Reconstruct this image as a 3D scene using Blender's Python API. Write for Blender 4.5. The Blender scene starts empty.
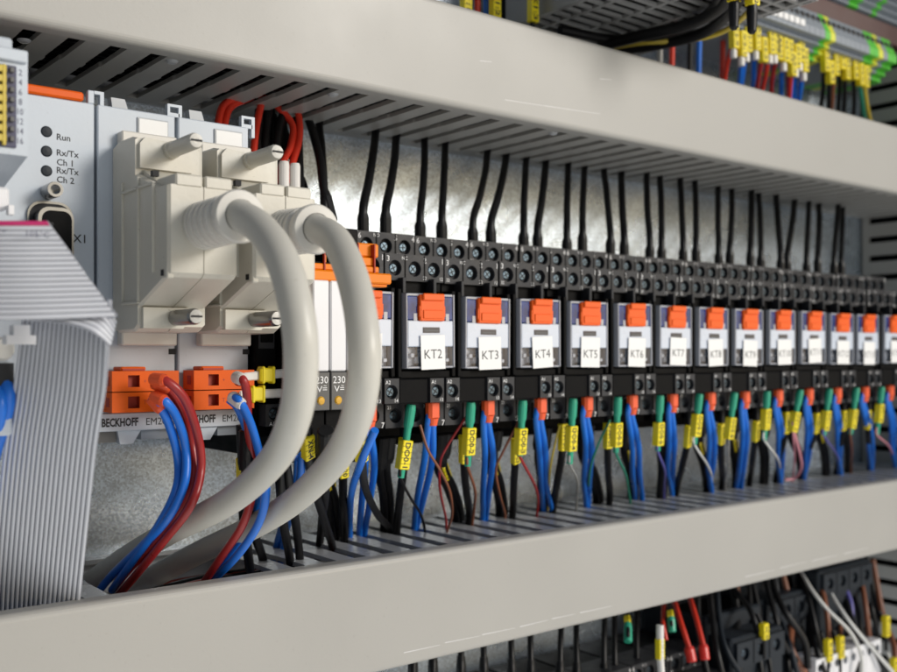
import bpy, bmesh, math, random
from mathutils import Vector as V, Matrix
random.seed(7)
S=0.001                      # everything is written in millimetres
scene=bpy.context.scene
col=scene.collection
# ------------------------------------------------------------------ camera frame
TH=math.radians(51.8)
F=V((math.cos(TH),math.sin(TH),0)); R=V((math.sin(TH),-math.cos(TH),0)); U=V((0,0,1))
FP=1000.0; CX=448.5; HZ=355.0
def ray(u,v): return F+R*((u-CX)/FP)+U*((HZ-v)/FP)
def P(u,v,t): return ray(u,v)*t
def PY(u,v,y): d=ray(u,v); return d*(y/d.y)
def PZ(u,v,z): d=ray(u,v); return d*(z/d.z)
# ------------------------------------------------------------------ materials
M={}
def mat(name,c,rough=.5,metal=0.,var=.06,scale=60.,bump=0.,bscale=400.,coat=0.,trans=0.,alpha=1.,spec=.5,grime=0.):
    m=bpy.data.materials.new(name); m.use_nodes=True; nt=m.node_tree; n=nt.nodes; l=nt.links
    p=n['Principled BSDF']; p.inputs['Base Color'].default_value=(*c,1); p.inputs['Roughness'].default_value=rough
    p.inputs['Metallic'].default_value=metal; p.inputs['Coat Weight'].default_value=coat; p.inputs['Specular IOR Level'].default_value=spec
    p.inputs['Transmission Weight'].default_value=trans
    tc=n.new('ShaderNodeTexCoord')
    if var>0:
        no=n.new('ShaderNodeTexNoise'); no.inputs['Scale'].default_value=scale; no.inputs['Detail'].default_value=5
        l.new(tc.outputs['Object'],no.inputs['Vector'])
        mr=n.new('ShaderNodeMapRange'); mr.inputs[1].default_value=.3; mr.inputs[2].default_value=.7
        mr.inputs[3].default_value=1-var; mr.inputs[4].default_value=1+var*.6
        l.new(no.outputs['Fac'],mr.inputs[0])
        mx=n.new('ShaderNodeMix'); mx.data_type='RGBA'; mx.blend_type='MULTIPLY'; mx.inputs[0].default_value=1
        mx.inputs[6].default_value=(*c,1); l.new(mr.outputs[0],mx.inputs[7])
        out=mx.outputs[2]
        if grime>0:
            g=n.new('ShaderNodeTexNoise'); g.inputs['Scale'].default_value=900; g.inputs['Detail'].default_value=2
            l.new(tc.outputs['Object'],g.inputs['Vector'])
            gr=n.new('ShaderNodeMapRange'); gr.inputs[1].default_value=.68; gr.inputs[2].default_value=.76; gr.inputs[4].default_value=grime
            l.new(g.outputs['Fac'],gr.inputs[0])
            m2=n.new('ShaderNodeMix'); m2.data_type='RGBA'; m2.inputs[7].default_value=(c[0]*.45,c[1]*.42,c[2]*.38,1)
            l.new(gr.outputs[0],m2.inputs[0]); l.new(out,m2.inputs[6]); out=m2.outputs[2]
        l.new(out,p.inputs['Base Color'])
        r2=n.new('ShaderNodeMapRange'); r2.inputs[1].default_value=.3; r2.inputs[2].default_value=.7
        r2.inputs[3].default_value=max(.02,rough-.08); r2.inputs[4].default_value=min(1,rough+.08)
        l.new(no.outputs['Fac'],r2.inputs[0]); l.new(r2.outputs[0],p.inputs['Roughness'])
    if bump>0:
        b=n.new('ShaderNodeBump'); b.inputs['Strength'].default_value=bump; b.inputs['Distance'].default_value=.0002
        nb=n.new('ShaderNodeTexNoise'); nb.inputs['Scale'].default_value=bscale; nb.inputs['Detail'].default_value=4
        l.new(tc.outputs['Object'],nb.inputs['Vector']); l.new(nb.outputs['Fac'],b.inputs['Height']); l.new(b.outputs['Normal'],p.inputs['Normal'])
    M[name]=m; return m
mat('duct_grey',(.375,.366,.342),.46,var=.05,scale=12,bump=.15,bscale=700,grime=.12)
mat('duct_cool',(.40,.41,.42),.27,var=.06,scale=40,bump=.12,bscale=600,grime=.12)
mat('dark_duct',(.27,.27,.265),.35,var=.1)
mat('module_grey',(.50,.55,.61),.42,var=.03,scale=40,bump=.1,bscale=900,grime=.25)
mat('module_edge',(.45,.47,.49),.45)
mat('blocker_dark',(.10,.10,.10),.5)
mat('blocker_grey',(.30,.30,.29),.5)
mat('gap',(.012,.012,.014),.7,var=0)
mat('black_plastic',(.003,.003,.0035),.5,spec=.08,var=.2,scale=120,bump=.2,bscale=900)
mat('charcoal',(.030,.031,.035),.46,spec=.28,var=.2,scale=150,bump=.25,bscale=900)
mat('black_wire',(.007,.007,.008),.42,spec=.28,var=.15,scale=80,bump=.15,bscale=500)
mat('blue_wire',(.010,.155,.66),.34,var=.1,scale=90,bump=.1)
mat('red_wire',(.33,.018,.018),.34,var=.12,scale=90,bump=.1)
mat('bright_red',(.62,.035,.015),.35,var=.1,scale=90)
mat('brown_wire',(.22,.075,.035),.4)
mat('white_wire',(.68,.68,.66),.4)
mat('pink_wire',(.62,.25,.30),.4)
mat('green_wire',(.02,.22,.14),.4)
mat('violet_wire',(.11,.10,.36),.4)
mat('grey_wire',(.3,.3,.29),.4)
mat('yellow_wire',(.55,.42,.05),.4)
mat('cable_grey',(.57,.555,.50),.40,var=.06,scale=45,bump=.15,bscale=500,grime=.25)
mat('boot_grey',(.66,.64,.59),.42,var=.04)
mat('hood_beige',(.60,.575,.50),.40,var=.05,scale=50,bump=.25,bscale=500,grime=.3)
mat('ribbon_grey',(.62,.64,.69),.36,var=.05,scale=60)
mat('ribbon_web',(.27,.28,.32),.45,var=.05)
mat('ribbon_pink',(.58,.03,.16),.4)
mat('orange',(.74,.105,.001),.45,spec=.25,var=.08,scale=120,bump=.15)
mat('orange_dark',(.36,.025,.004),.5)
mat('jumper_orange',(.84,.21,.002),.42,spec=.3,var=.06)
mat('relay_orange',(.84,.12,.012),.42,spec=.3,var=.06)
mat('ferrule_orange',(.80,.10,.025),.4)
mat('ferrule_green',(.02,.33,.20),.4,var=.1)
mat('ferrule_white',(.75,.73,.70),.35)
mat('ferrule_red',(.62,.03,.02),.35)
mat('marker_yellow',(.86,.70,.012),.42,var=.06)
mat('label_white',(.83,.83,.82),.5,var=.03,scale=80)
mat('white_plastic',(.76,.76,.78),.38,var=.03)
mat('relay_band',(.58,.64,.74),.28,var=.04,coat=.4)
mat('relay_blue',(.014,.045,.20),.22,var=.6,scale=160,coat=.15)
mat('relay_grey',(.38,.40,.45),.22,var=.15,coat=.5)
mat('slot_dark',(.06,.05,.05),.4)
mat('slim_grey',(.085,.085,.085),.42,var=.1)
mat('amber',(.66,.36,.02),.25,coat=.5)
mat('ink',(.02,.02,.022),.6,var=0)
mat('ink_blue',(.07,.07,.12),.6,var=0)
mat('print_white',(.80,.80,.80),.5,var=0)
mat('steel',(.62,.62,.63),.26,metal=1,var=.15,scale=300,bump=.2)
mat('screw_steel',(.10,.14,.18),.32,metal=1,var=.3,scale=600)
mat('nickel',(.25,.25,.25),.18,metal=1,var=.1)
mat('copper_contact',(.66,.69,.74),.35,var=.3,scale=500)
mat('inner_grey',(.46,.49,.54),.5,var=.45,scale=500)
mat('terminal_grey',(.24,.27,.31),.45,var=.06)
mat('terminal_green',(.10,.50,.05),.42)
mat('terminal_brown',(.07,.025,.022),.5)
mat('yg_yellow',(.66,.68,.05),.42)
mat('bluish_dark',(.014,.019,.026),.5,spec=.25,var=.1)
def clear():
    m=bpy.data.materials.new('clear_plastic'); m.use_nodes=True; nt=m.node_tree; n=nt.nodes; l=nt.links
    g=n.new('ShaderNodeBsdfGlossy'); g.inputs['Roughness'].default_value=.08
    t=n.new('ShaderNodeBsdfTransparent'); t.inputs['Color'].default_value=(.97,.98,1,1)
    fr=n.new('ShaderNodeFresnel'); fr.inputs['IOR'].default_value=1.5
    mx=n.new('ShaderNodeMixShader'); l.new(fr.outputs[0],mx.inputs[0]); l.new(t.outputs[0],mx.inputs[1]); l.new(g.outputs[0],mx.inputs[2])
    l.new(mx.outputs[0],n['Material Output'].inputs['Surface']); M['clear']=m
clear()
def galv():
    m=bpy.data.materials.new('galvanised'); m.use_nodes=True; nt=m.node_tree; n=nt.nodes; l=nt.links; p=n['Principled BSDF']
    tc=n.new('ShaderNodeTexCoord')
    vo=n.new('ShaderNodeTexVoronoi'); vo.inputs['Scale'].default_value=1500
    l.new(tc.outputs['Object'],vo.inputs['Vector'])
    no=n.new('ShaderNodeTexNoise'); no.inputs['Scale'].default_value=2300; no.inputs['Detail'].default_value=4
    l.new(tc.outputs['Object'],no.inputs['Vector'])
    big=n.new('ShaderNodeTexNoise'); big.inputs['Scale'].default_value=38; big.inputs['Detail'].default_value=4
    l.new(tc.outputs['Object'],big.inputs['Vector'])
    sp=n.new('ShaderNodeSeparateColor'); l.new(vo.outputs['Color'],sp.inputs[0])
    a=n.new('ShaderNodeMath'); a.operation='ADD'; l.new(sp.outputs[0],a.inputs[0]); l.new(no.outputs['Fac'],a.inputs[1])
    cr=n.new('ShaderNodeMapRange'); cr.inputs[1].default_value=.3; cr.inputs[2].default_value=1.5; cr.inputs[3].default_value=.46; cr.inputs[4].default_value=.92
    l.new(a.outputs[0],cr.inputs[0])
    cc=n.new('ShaderNodeCombineColor'); 
    for i in (0,1,2): l.new(cr.outputs[0],cc.inputs[i])
    mx=n.new('ShaderNodeMix'); mx.data_type='RGBA'; mx.blend_type='MULTIPLY'; mx.inputs[0].default_value=1; mx.inputs[7].default_value=(.86,.97,1.08,1)
    l.new(cc.outputs[0],mx.inputs[6]); l.new(mx.outputs[2],p.inputs['Base Color'])
    p.inputs['Metallic'].default_value=.8
    rr=n.new('ShaderNodeMapRange'); rr.inputs[1].default_value=.35; rr.inputs[2].default_value=.65; rr.inputs[3].default_value=.24; rr.inputs[4].default_value=.35
    l.new(big.outputs['Fac'],rr.inputs[0]); l.new(rr.outputs[0],p.inputs['Roughness'])
    b=n.new('ShaderNodeBump'); b.inputs['Strength'].default_value=.55; b.inputs['Distance'].default_value=.00015; l.new(a.outputs[0],b.inputs['Height'])
    b2=n.new('ShaderNodeBump'); b2.inputs['Strength'].default_value=.09; b2.inputs['Distance'].default_value=.003
    mp=n.new('ShaderNodeMapping'); mp.inputs['Scale'].default_value=(1,1,.25); l.new(tc.outputs['Object'],mp.inputs[0])
    wv=n.new('ShaderNodeTexNoise'); wv.inputs['Scale'].default_value=22; wv.inputs['Detail'].default_value=1; l.new(mp.outputs[0],wv.inputs['Vector'])
    l.new(wv.outputs['Fac'],b2.inputs['Height']); l.new(b.outputs['Normal'],b2.inputs['Normal']); l.new(b2.outputs['Normal'],p.inputs['Normal'])
    M['galv']=m
galv()
# ------------------------------------------------------------------ mesh builder
_tc={}
def textmesh(s,bold=0.):
    k=(s,bold)
    if k in _tc: return _tc[k]
    cu=bpy.data.curves.new('t','FONT'); cu.body=s; cu.size=1; cu.resolution_u=2; cu.offset=bold
    o=bpy.data.objects.new('t',cu); me=o.to_mesh()
    vs=[tuple(x.co) for x in me.vertices]; fs=[tuple(p.vertices) for p in me.polygons]
    o.to_mesh_clear(); bpy.data.objects.remove(o); bpy.data.curves.remove(cu)
    x0=min(v[0] for v in vs); x1=max(v[0] for v in vs); y0=min(v[1] for v in vs); y1=max(v[1] for v in vs)
    _tc[k]=(vs,fs,x0,x1,y0,y1); return _tc[k]
def spline(pts,res=8):
    pts=[V(p) for p in pts]
    if len(pts)<3: return pts
    q=[pts[0]*2-pts[1]]+pts+[pts[-1]*2-pts[-2]]; out=[]
    for i in range(1,len(q)-2):
        a,b,c,d=q[i-1:i+3]
        for k in range(res):
            t=k/res
            out.append(.5*((2*b)+(c-a)*t+(2*a-5*b+4*c-d)*t*t+(3*b-a-3*c+d)*t**3))
    out.append(pts[-1]); return out
class MB:
    def __init__(s): s.v=[];s.f=[];s.m=[];s.s=[];s.mats=[]
    def mi(s,m):
        if m not in s.mats: s.mats.append(m)
        return s.mats.index(m)
    def add(s,vs,fs,m,smooth=False):
        o=len(s.v); s.v+=[tuple(x) for x in vs]; i=s.mi(m)
        for f in fs: s.f.append(tuple(o+k for k in f)); s.m.append(i); s.s.append(smooth)
        return s
    def obox(s,c,ax,ay,az,m,b=0.):
        c=V(c);ax=V(ax);ay=V(ay);az=V(az)
        lx,ly,lz=ax.length,ay.length,az.length
        if b<=0:
            vs=[c+ax*i+ay*j+az*k for i in(-1,1) for j in(-1,1) for k in(-1,1)]
            return s.add(vs,[(0,1,3,2),(4,6,7,5),(0,4,5,1),(2,3,7,6),(0,2,6,4),(1,5,7,3)],m)
        bx,by,bz=1-b/lx,1-b/ly,1-b/lz; vs=[];idx={}
        for i in(-1,1):
            for j in(-1,1):
                for k in(-1,1):
                    for q in range(3):
                        fx=i*(1 if q==0 else bx); fy=j*(1 if q==1 else by); fz=k*(1 if q==2 else bz)
                        idx[(i,j,k,q)]=len(vs); vs.append(c+ax*fx+ay*fy+az*fz)
        fs=[]; cy=[(-1,-1),(1,-1),(1,1),(-1,1)]
        for sg in(-1,1):
            fs.append([idx[(sg,a,b_,0)] for a,b_ in cy]); fs.append([idx[(a,sg,b_,1)] for a,b_ in cy]); fs.append([idx[(a,b_,sg,2)] for a,b_ in cy])
        for a in(-1,1):
            for b_ in(-1,1):
                fs.append([idx[(a,b_,-1,0)],idx[(a,b_,1,0)],idx[(a,b_,1,1)],idx[(a,b_,-1,1)]])
                fs.append([idx[(a,-1,b_,0)],idx[(a,1,b_,0)],idx[(a,1,b_,2)],idx[(a,-1,b_,2)]])
                fs.append([idx[(-1,a,b_,1)],idx[(1,a,b_,1)],idx[(1,a,b_,2)],idx[(-1,a,b_,2)]])
        for i in(-1,1):
            for j in(-1,1):
                for k in(-1,1): fs.append([idx[(i,j,k,q)] for q in range(3)])
        return s.add(vs,fs,m)
    def box(s,x0,x1,y0,y1,z0,z1,m,b=0.):
        return s.obox(((x0+x1)/2,(y0+y1)/2,(z0+z1)/2),((x1-x0)/2,0,0),(0,(y1-y0)/2,0),(0,0,(z1-z0)/2),m,b)
    def prism(s,poly,axis,a0,a1,m,smooth=False):
        n=len(poly)
        def mk(p,a): return (a,p[0],p[1]) if axis=='x' else ((p[0],a,p[1]) if axis=='y' else (p[0],p[1],a))
        vs=[mk(p,a0) for p in poly]+[mk(p,a1) for p in poly]
        fs=[tuple(range(n)),tuple(range(n,2*n))]+[(i,(i+1)%n,n+(i+1)%n,n+i) for i in range(n)]
        return s.add(vs,fs,m,smooth)
    def sweep(s,pts,radii,m,n=12,cap=True):
        N=len(pts); vs=[];fs=[]
        t=(pts[1]-pts[0]).normalized(); up=V((0,0,1)) if abs(t.z)<.9 else V((1,0,0)); a=t.cross(up).normalized()
        for i,p in enumerate(pts):
            t=(pts[min(i+1,N-1)]-pts[max(i-1,0)])
            if t.length<1e-9: t=V((0,0,1))
            t.normalize(); a=(a-t*a.dot(t)).normalized(); b=t.cross(a)
            for k in range(n):
                w=2*math.pi*k/n; vs.append(p+(a*math.cos(w)+b*math.sin(w))*radii[i])
        for i in range(N-1):
            for k in range(n): fs.append((i*n+k,i*n+(k+1)%n,(i+1)*n+(k+1)%n,(i+1)*n+k))
        s.add(vs,fs,m,True)
        if cap:
            s.add(vs[:n],[tuple(range(n))],m); s.add(vs[-n:],[tuple(range(n))],m)
        return s
    def tube(s,pts,r,m,n=12,res=8):
        q=spline(pts,res); return s.sweep(q,[r]*len(q),m,n)
    def _lathe(s,prof,o,d,m,n):
        o=V(o); d=V(d).normalized()
        up=V((0,0,1)) if abs(d.z)<.9 else V((1,0,0)); a=d.cross(up).normalized(); b=d.cross(a); vs=[];fs=[]
        for r,h in prof:
            for k in range(n):
                w=2*math.pi*k/n; vs.append(o+d*h+(a*math.cos(w)+b*math.sin(w))*max(r,1e-4))
        for i in range(len(prof)-1):
            for k in range(n): fs.append((i*n+k,i*n+(k+1)%n,(i+1)*n+(k+1)%n,(i+1)*n+k))
        # split sharp by duplicating rows: flat faces keep crisp rims
        o2=len(s.v); s.add(vs,fs,m,False)
        return s
    def text(s,t,h,o,m,right=(1,0,0),up=(0,0,1),al='c',bold=0.,w=None):
        vs,fs,x0,x1,y0,y1=textmesh(t,bold); k=h/.7; kx=k
        if w: kx=w/(x1-x0)
        o=V(o);right=V(right).normalized();up=V(up).normalized()
        ox={'c':(x0+x1)/2,'l':x0,'r':x1}[al]
        return s.add([o+right*((x-ox)*kx)+up*((y-.35)*k) for x,y,z in vs],fs,m)
    def holeface(s,cx,cz,hw,hh,r,y,depth,m,mi_='gap',n=16):
        o_=[];c_=[];d_=[]
        for k in range(n):
            w=2*math.pi*k/n; c,sn=math.cos(w),math.sin(w)
            q=lambda a: max(-1,min(1,a*math.sqrt(2)))
            o_.append((cx+hw*q(c),y,cz+hh*q(sn))); c_.append((cx+r*c,y,cz+r*sn)); d_.append((cx+r*.92*c,y+depth,cz+r*.92*sn))
        s.add(o_+c_,[(k,(k+1)%n,n+(k+1)%n,n+k) for k in range(n)],m)
        s.add(c_+d_,[(k,(k+1)%n,n+(k+1)%n,n+k) for k in range(n)],m,True)
        s.add(d_,[tuple(range(n))],mi_)
    def mesh(s,org=(0,0,0),merge=False):
        me=bpy.data.meshes.new('m'); ox,oy,oz=org
        me.from_pydata([((x-ox)*S,(y-oy)*S,(z-oz)*S) for x,y,z in s.v],[],s.f)
        for m in s.mats: me.materials.append(M[m])
        me.polygons.foreach_set('material_index',s.m); me.polygons.foreach_set('use_smooth',s.s)
        bm=bmesh.new(); bm.from_mesh(me); bmesh.ops.recalc_face_normals(bm,faces=bm.faces); bm.to_mesh(me); bm.free()
        return me
    def build(s,name,parent=None,org=None):
        if org is None: org=tuple(x/S for x in parent.location) if parent is not None and 'wloc' not in parent else (tuple(parent['wloc']) if parent is not None else (0,0,0))
        me=s.mesh(org); me.name=name
        o=bpy.data.objects.new(name,me); col.objects.link(o)
        if parent is not None: o.parent=parent; WL[o.name]=org
        else: o.location=(org[0]*S,org[1]*S,org[2]*S); WL[o.name]=org
        return o
WL={}
def sub(mb,name,parent,):                       # a child of a part (same local origin as the part)
    return mb.build(name,parent,WL[parent.name])
def part(mb,name,parent): return mb.build(name,parent,WL[parent.name])
def tag(o,label,cat,group=None,kind=None):
    if label: o['label']=label
    if cat: o['category']=cat
    if group: o['group']=group
    if kind: o['kind']=kind
    return o
def thing(name,loc,label,cat,group=None):
    o=bpy.data.objects.new(name,None); col.objects.link(o); o.location=V(loc)*S; o.empty_display_size=.005
    WL[o.name]=tuple(loc); return tag(o,label,cat,group)
def solo(mb,name,org,label,cat,group=None):
    return tag(mb.build(name,None,tuple(org)),label,cat,group)
def kids(o): return list(KIDS.get(o.name,[]))
KIDS={}
def copy_tree(o,loc=None,label=None,parent=None):
    c=o.copy(); col.objects.link(c)
    if parent is not None: c.parent=parent
    if loc is not None: c.location=V(loc)*S; WL[c.name]=tuple(loc)
    if label: c['label']=label
    for k in [x for x in ALLSNAP if x.parent==o]: copy_tree(k,parent=c)
    return c
# ------------------------------------------------------------------ the mounting plate
b=MB(); b.box(-160,900,362,364,-330,420,'galv')
tag(b.build('back_plate',None,(0,362,0)),None,None,kind='structure')
b=MB(); b.box(-160,900,180,364,300,302,'blocker_grey'); b.box(-160,900,178,180,292,302,'blocker_grey')  # unseen roof panel, added to shade the area above the upper duct
tag(b.build('added_shade_roof',None,(0,270,300)),None,None,kind='structure')
b=MB(); b.box(760,762,110,364,-330,300,'blocker_grey'); b.box(750,762,108,110,-330,300,'blocker_grey')  # unseen side panel, added to block light at the right end
tag(b.build('added_side_blocker',None,(760,270,0)),None,None,kind='structure')
b=MB(); b.box(-172,-170,-160,364,-330,300,'blocker_dark')  # unseen dark panel, added to cut fill light from the left
tag(b.build('added_side_blocker',None,(-170,270,0)),None,None,kind='structure')
# ------------------------------------------------------------------ ducts
YF=287.; YP=361.8; PITCH=12.5; SW=5.1
X0=-60.; SLOT0=0.3431*287-SW-PITCH*13          # left side of a slot
def duct(name,label,zb,zt,slot_bottom,slot_top,cool,missing=(),gap_top=None):
    t=thing(name,(300,360,(zb+zt)/2),label,'wiring duct','grey wiring ducts')
    m='duct_grey'; mc='duct_cool' if cool else 'duct_grey'
    b=MB(); b.box(-100,640,359.6,YP,zb+1,zt-1,'duct_cool')
    for side,z0 in ((-1,zb+.9),(1,zt-2.5)):
        b.box(-100,640,354,359.6,z0,z0+1.6,mc)       # root strip
        x=SLOT0-PITCH; k=0
        while x<640:
            a0=x+SW; a1=x+PITCH; mid=324
            if not (side==1 and any(lo<=a0<=hi for lo,hi in missing)):
                bw=.45; tw=random.uniform(-.25,.25)
                poly=[(a0-1.0,354),(a0-.5,mid+3),(a0-bw,mid+1.6),(a0-bw,mid-1.6),(a0,mid-3),(a0+tw*.4,295.5),(a0-1.2+tw,293.2),(a0-1.2+tw,288.8),(a1+1.2+tw,288.8),(a1+1.2+tw,293.2),(a1+tw*.4,295.5),(a1,mid-3),(a1+bw,mid-1.6),(a1+bw,mid+1.6),(a1,mid+3),(a1,354)]
                # keep bridge ends inside the slot pitch
                poly=[(min(max(px,a0-1.3),a1+1.3),py) for px,py in poly]
                b.prism(poly,'z',z0,z0+1.6,mc)
            x+=PITCH; k+=1
    part(b,'duct_body',t)
    # cover: C profile with rounded corners, lips running back over the finger tips
    r=2.2; prof=[]
    def arc(cy,cz,a0,a1):
        for i in range(6):
            a=math.radians(a0+(a1-a0)*i/5); prof.append((cy+r*math.cos(a),cz+r*math.sin(a)))
    prof.append((293.4,zb-.6)); arc(YF+r,zb-.6+r,270,180); arc(YF+r,zt+.6-r,180,90); prof.append((293.4,zt+.6))
    inner=[(293.4,zt-.75),(YF+r,zt-.75),(YF+1.3,zt-r),(YF+1.3,zb+r),(YF+r,zb+.75),(293.4,zb+.75)]
    c=MB(); n=len(prof+inner); pl=prof+inner
    vs=[(xx,p[0],p[1]) for xx in (-100,640) for p in pl]
    c.add(vs,[(i,(i+1)%n,n+(i+1)%n,n+i) for i in range(n)],m,False)
    c.add(vs[:n],[tuple(range(n))],m); c.add(vs[n:],[tuple(range(n))],m)
    o=part(c,'duct_cover',t)
    return t
UZ0,UZ1=91.8,128.6; LZ0,LZ1=-109.6,-71.2
du=duct('wiring_duct','upper light grey slotted wiring duct whose finger-slotted underside receives the black wires',UZ0,UZ1,True,True,False)
dl=duct('wiring_duct','lower light grey wiring duct with a slotted top where blue and black wires drop in',LZ0,LZ1,True,True,True,missing=((70,84),(106,150)))
# rivets / screw in the upper duct underside and scratches on covers
for (u,v) in ((24,40),(333,94),(172,61),(553,133)):
    p=PZ(u,v,UZ0+.9); mb=MB(); mb._lathe([(0,-.9),(1.3,-.8),(1.9,-.3),(2.0,0)],p,(0,0,1),'duct_cool',16); part(mb,'rivet',du)
# scratches: slim raised burrs of bare plastic on the covers
for (u0,v0,u1,v1) in ((505,100,545,106),(545,106,600,114),(480,61,492,62),(600,79,612,80)):
    a=PY(u0,v0,YF-.01); c=PY(u1,v1,YF-.01); mb=MB(); mb.add([a,c,c+V((0,0,.08)),a+V((0,0,.14))],[(0,1,2,3)],'white_plastic'); part(mb,'scratch',du)
for (u0,v0,u1,v1) in ((404,653,440,645),(445,643,480,636),(482,635,515,628),(520,627,548,620),(552,619,575,614),(580,613,612,606),(745,577,775,570),(780,568,806,562),(812,561,838,555),(844,554,868,548)):
    a=PY(u0,v0,YF-.01); c=PY(u1,v1,YF-.01); mb=MB(); mb.add([a,c,c+V((0,0,.08)),a+V((0,0,.2))],[(0,1,2,3)],'white_plastic'); part(mb,'scratch',dl)
# vertical duct at the far right
t=thing('wiring_duct',(660,360,0),'upright light grey wiring duct at far right with dark horizontal slots','wiring duct','grey wiring ducts')
b=MB(); b.box(643,690,359.6,YP,-240,330,'duct_grey'); b.box(688,690,292,359.6,-240,330,'duct_grey'); b.box(646,687,300,359,-238,328,'black_plastic')  # black block added inside stands in for the shade behind the slots
b.box(641,643,355.5,359.6,-240,330,'duct_grey')
z=-238.
while z<325:
    b.prism([(355.5,z),(292,z),(289,z-1),(289,z+9.4),(292,z+8.6),(355.5,z+8.6)],'x',641,643,'duct_grey'); z+=12.7
part(b,'duct_body',t)
c=MB(); c.box(639.8,700,285,287.5,-240,330,'duct_grey',.6); c.box(639.4,640.8,287.5,294,-240,330,'duct_grey'); part(c,'duct_cover',t)
# ------------------------------------------------------------------ DIN rail
b=MB(); b.box(-60,600,355,356.2,-14,21,'steel'); b.box(-60,600,356.2,361.9,-4,11,'steel'); b.box(-60,600,354,355,19.5,21,'steel'); b.box(-60,600,354,355,-14,-12.5,'steel')
solo(b,'din_rail',(270,360,3),'bright steel mounting rail behind the relay sockets and modules','mounting rail')
# ------------------------------------------------------------------ relay sockets
WS=27.15; XK2=216.3
def screwmesh():
    mb=MB(); r=1.75
    mb._lathe([(0.001,0),(r*.8,0),(r,.25),(r,1.0)],(0,0,0),(0,1,0),'screw_steel',14)
    for w in (0,math.pi/2):
        a=V((math.cos(w+.5),0,math.sin(w+.5))); c=V((-math.sin(w+.5),0,math.cos(w+.5)))
        mb.obox((0,-.02,0),a*1.2,(0,.05,0),c*.2,'gap')
    return mb.mesh()
SCM=screwmesh(); SCM.name='screw'
def screw(parent,x,y,z,rot=0.):
    o=bpy.data.objects.new('screw',SCM); col.objects.link(o); o.parent=parent
    w=WL[parent.name]; o.location=((x-w[0])*S,(y-w[1])*S,(z-w[2])*S); o.rotation_euler=(0,random.uniform(0,3.1),0)
def termblock(parent,name,x0,x1,y0,y1,z0,z1,xs,zc,r,tx_top,tx_bot,m='charcoal'):
    mb=MB(); n=len(xs); w=(x1-x0)/n
    b=.0
    # shell without front
    vs=[(x,y,z) for x in(x0,x1) for y in(y0,y1) for z in(z0,z1)]
    mb.add(vs,[(0,1,3,2),(4,6,7,5),(2,3,7,6),(0,2,6,4),(1,5,7,3)],m)
    for i,x in enumerate(xs):
        a=x0+w*i; c=a+w; hh=min(zc-z0,z1-zc)
        mb.holeface((a+c)/2,zc,w/2,hh,r,y0,1.9,m)
        if zc-hh>z0+.01: mb.add([(a,y0,z0),(c,y0,z0),(c,y0,zc-hh),(a,y0,zc-hh)],[(0,1,2,3)],m)
        if zc+hh<z1-.01: mb.add([(a,y0,z1),(c,y0,z1),(c,y0,zc+hh),(a,y0,zc+hh)],[(0,1,2,3)],m)
    # groove ridges between terminals
    for i in range(1,n): mb.box(x0+w*i-.18,x0+w*i+.18,y0-.25,y0+.3,z0+.3,z1-.3,'black_plastic')
    for (s_,x,z,h) in tx_top+tx_bot: mb.text(s_,h,(x,y0-.05,z),'print_white')
    o=part(mb,name,parent)
    for i in range(n): screw(o,x0+w*(i+.5),y0+1.25,zc)
    return o
def make_socket(loc,label):
    x,y,z=loc; X=x
    t=thing('relay_socket',loc,label,'relay socket','black relay sockets in the middle row')
    W=26.2; k='black_plastic'
    b=MB(); b.box(X+.2,X+W,330,354,z-36,z+46,k,.6); b.box(X+.15,X+W-.1,299,330,z-17.3,z+27,k,.4); b.box(X,X+W,316,330,z+27,z+36.9,k)
    b.box(X+.2,X+1.9,286.5,299,z-7.8,z+23.6,k,.3); b.box(X+W-1.9,X+W-.1,286.5,299,z-7.8,z+23.6,k,.3)
    b.box(X+.1,X+W,296,299,z+22.8,z+26.9,k)
    for xx in (X+5.6,X+19.4): b.box(xx,xx+1.4,291,296,z+21.8,z+28,'charcoal',.2)
    b.box(X+.2,X+W,287.5,299,z-8.2,z-5.4,k,.3)
    b.box(X+.2,X+12.9,285.8,299,z-17,z-8.2,k,.4)
    b.box(X+W-3.2,X+W-2.6,291,296,z+4,z+5.2,'relay_orange')
    part(b,'base',t)
    xs=[X+4.5,X+13.4,X+22.4]
    f=2.05
    termblock(t,'rear_terminals',X,X+W,312.5,330,z+37,z+46.5,xs,z+41.5,2.85,[('6',X+1.2,z+44.8,f),('NO',X+8.8,z+45.3,1.25),('5',X+17.6,z+44.8,f),('4',X+25.8,z+44.8,f)],[('34',X+1.4,z+38.3,1.25),('24',X+9.6,z+38.3,1.25),('14',X+19.0,z+38.3,1.25)])
    termblock(t,'front_terminals',X,X+W,294,316,z+27,z+36.6,xs,z+31.5,2.85,[('3',X+1.3,z+34.8,f),('NC',X+8.6,z+35.2,1.25),('2',X+17.7,z+34.8,f),('1',X+25.8,z+34.8,f)],[('32',X+1.5,z+28.3,1.25),('22',X+17.6,z+28.3,1.25),('12',X+25.3,z+28.3,1.25)])
    for nm,a in (('A1',X+13.3),('A2',X+20.6)):
        termblock(t,'coil_terminal',a,a+6.1,285,299,z-16.9,z-8.2,[a+3],z-12.9,2.5,[(nm,a+1.4,z-9.5,1.3)],[('13' if nm=='A1' else '14',a+5.0,z-15.9,1.25)])
    termblock(t,'lower_front_terminals',X,X+W,294,316,z-26,z-17.4,xs,z-21.6,2.7,[('21',X+1.5,z-18.6,1.25),('11',X+17.6,z-18.6,1.25)],[('8',X+17.9,z-25.0,f),('9',X+8.9,z-25.0,f),('7',X+26,z-25.0,f)])
    b=MB(); b.box(X+2,X+W-2,312,332,z-31,z-26.1,'black_plastic',.5); part(b,'wire_entry',t)
    return t
sock0=make_socket((XK2-WS-13.5,300,0),'black socket holding relay KT1, partly behind the beige cables')
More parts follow.
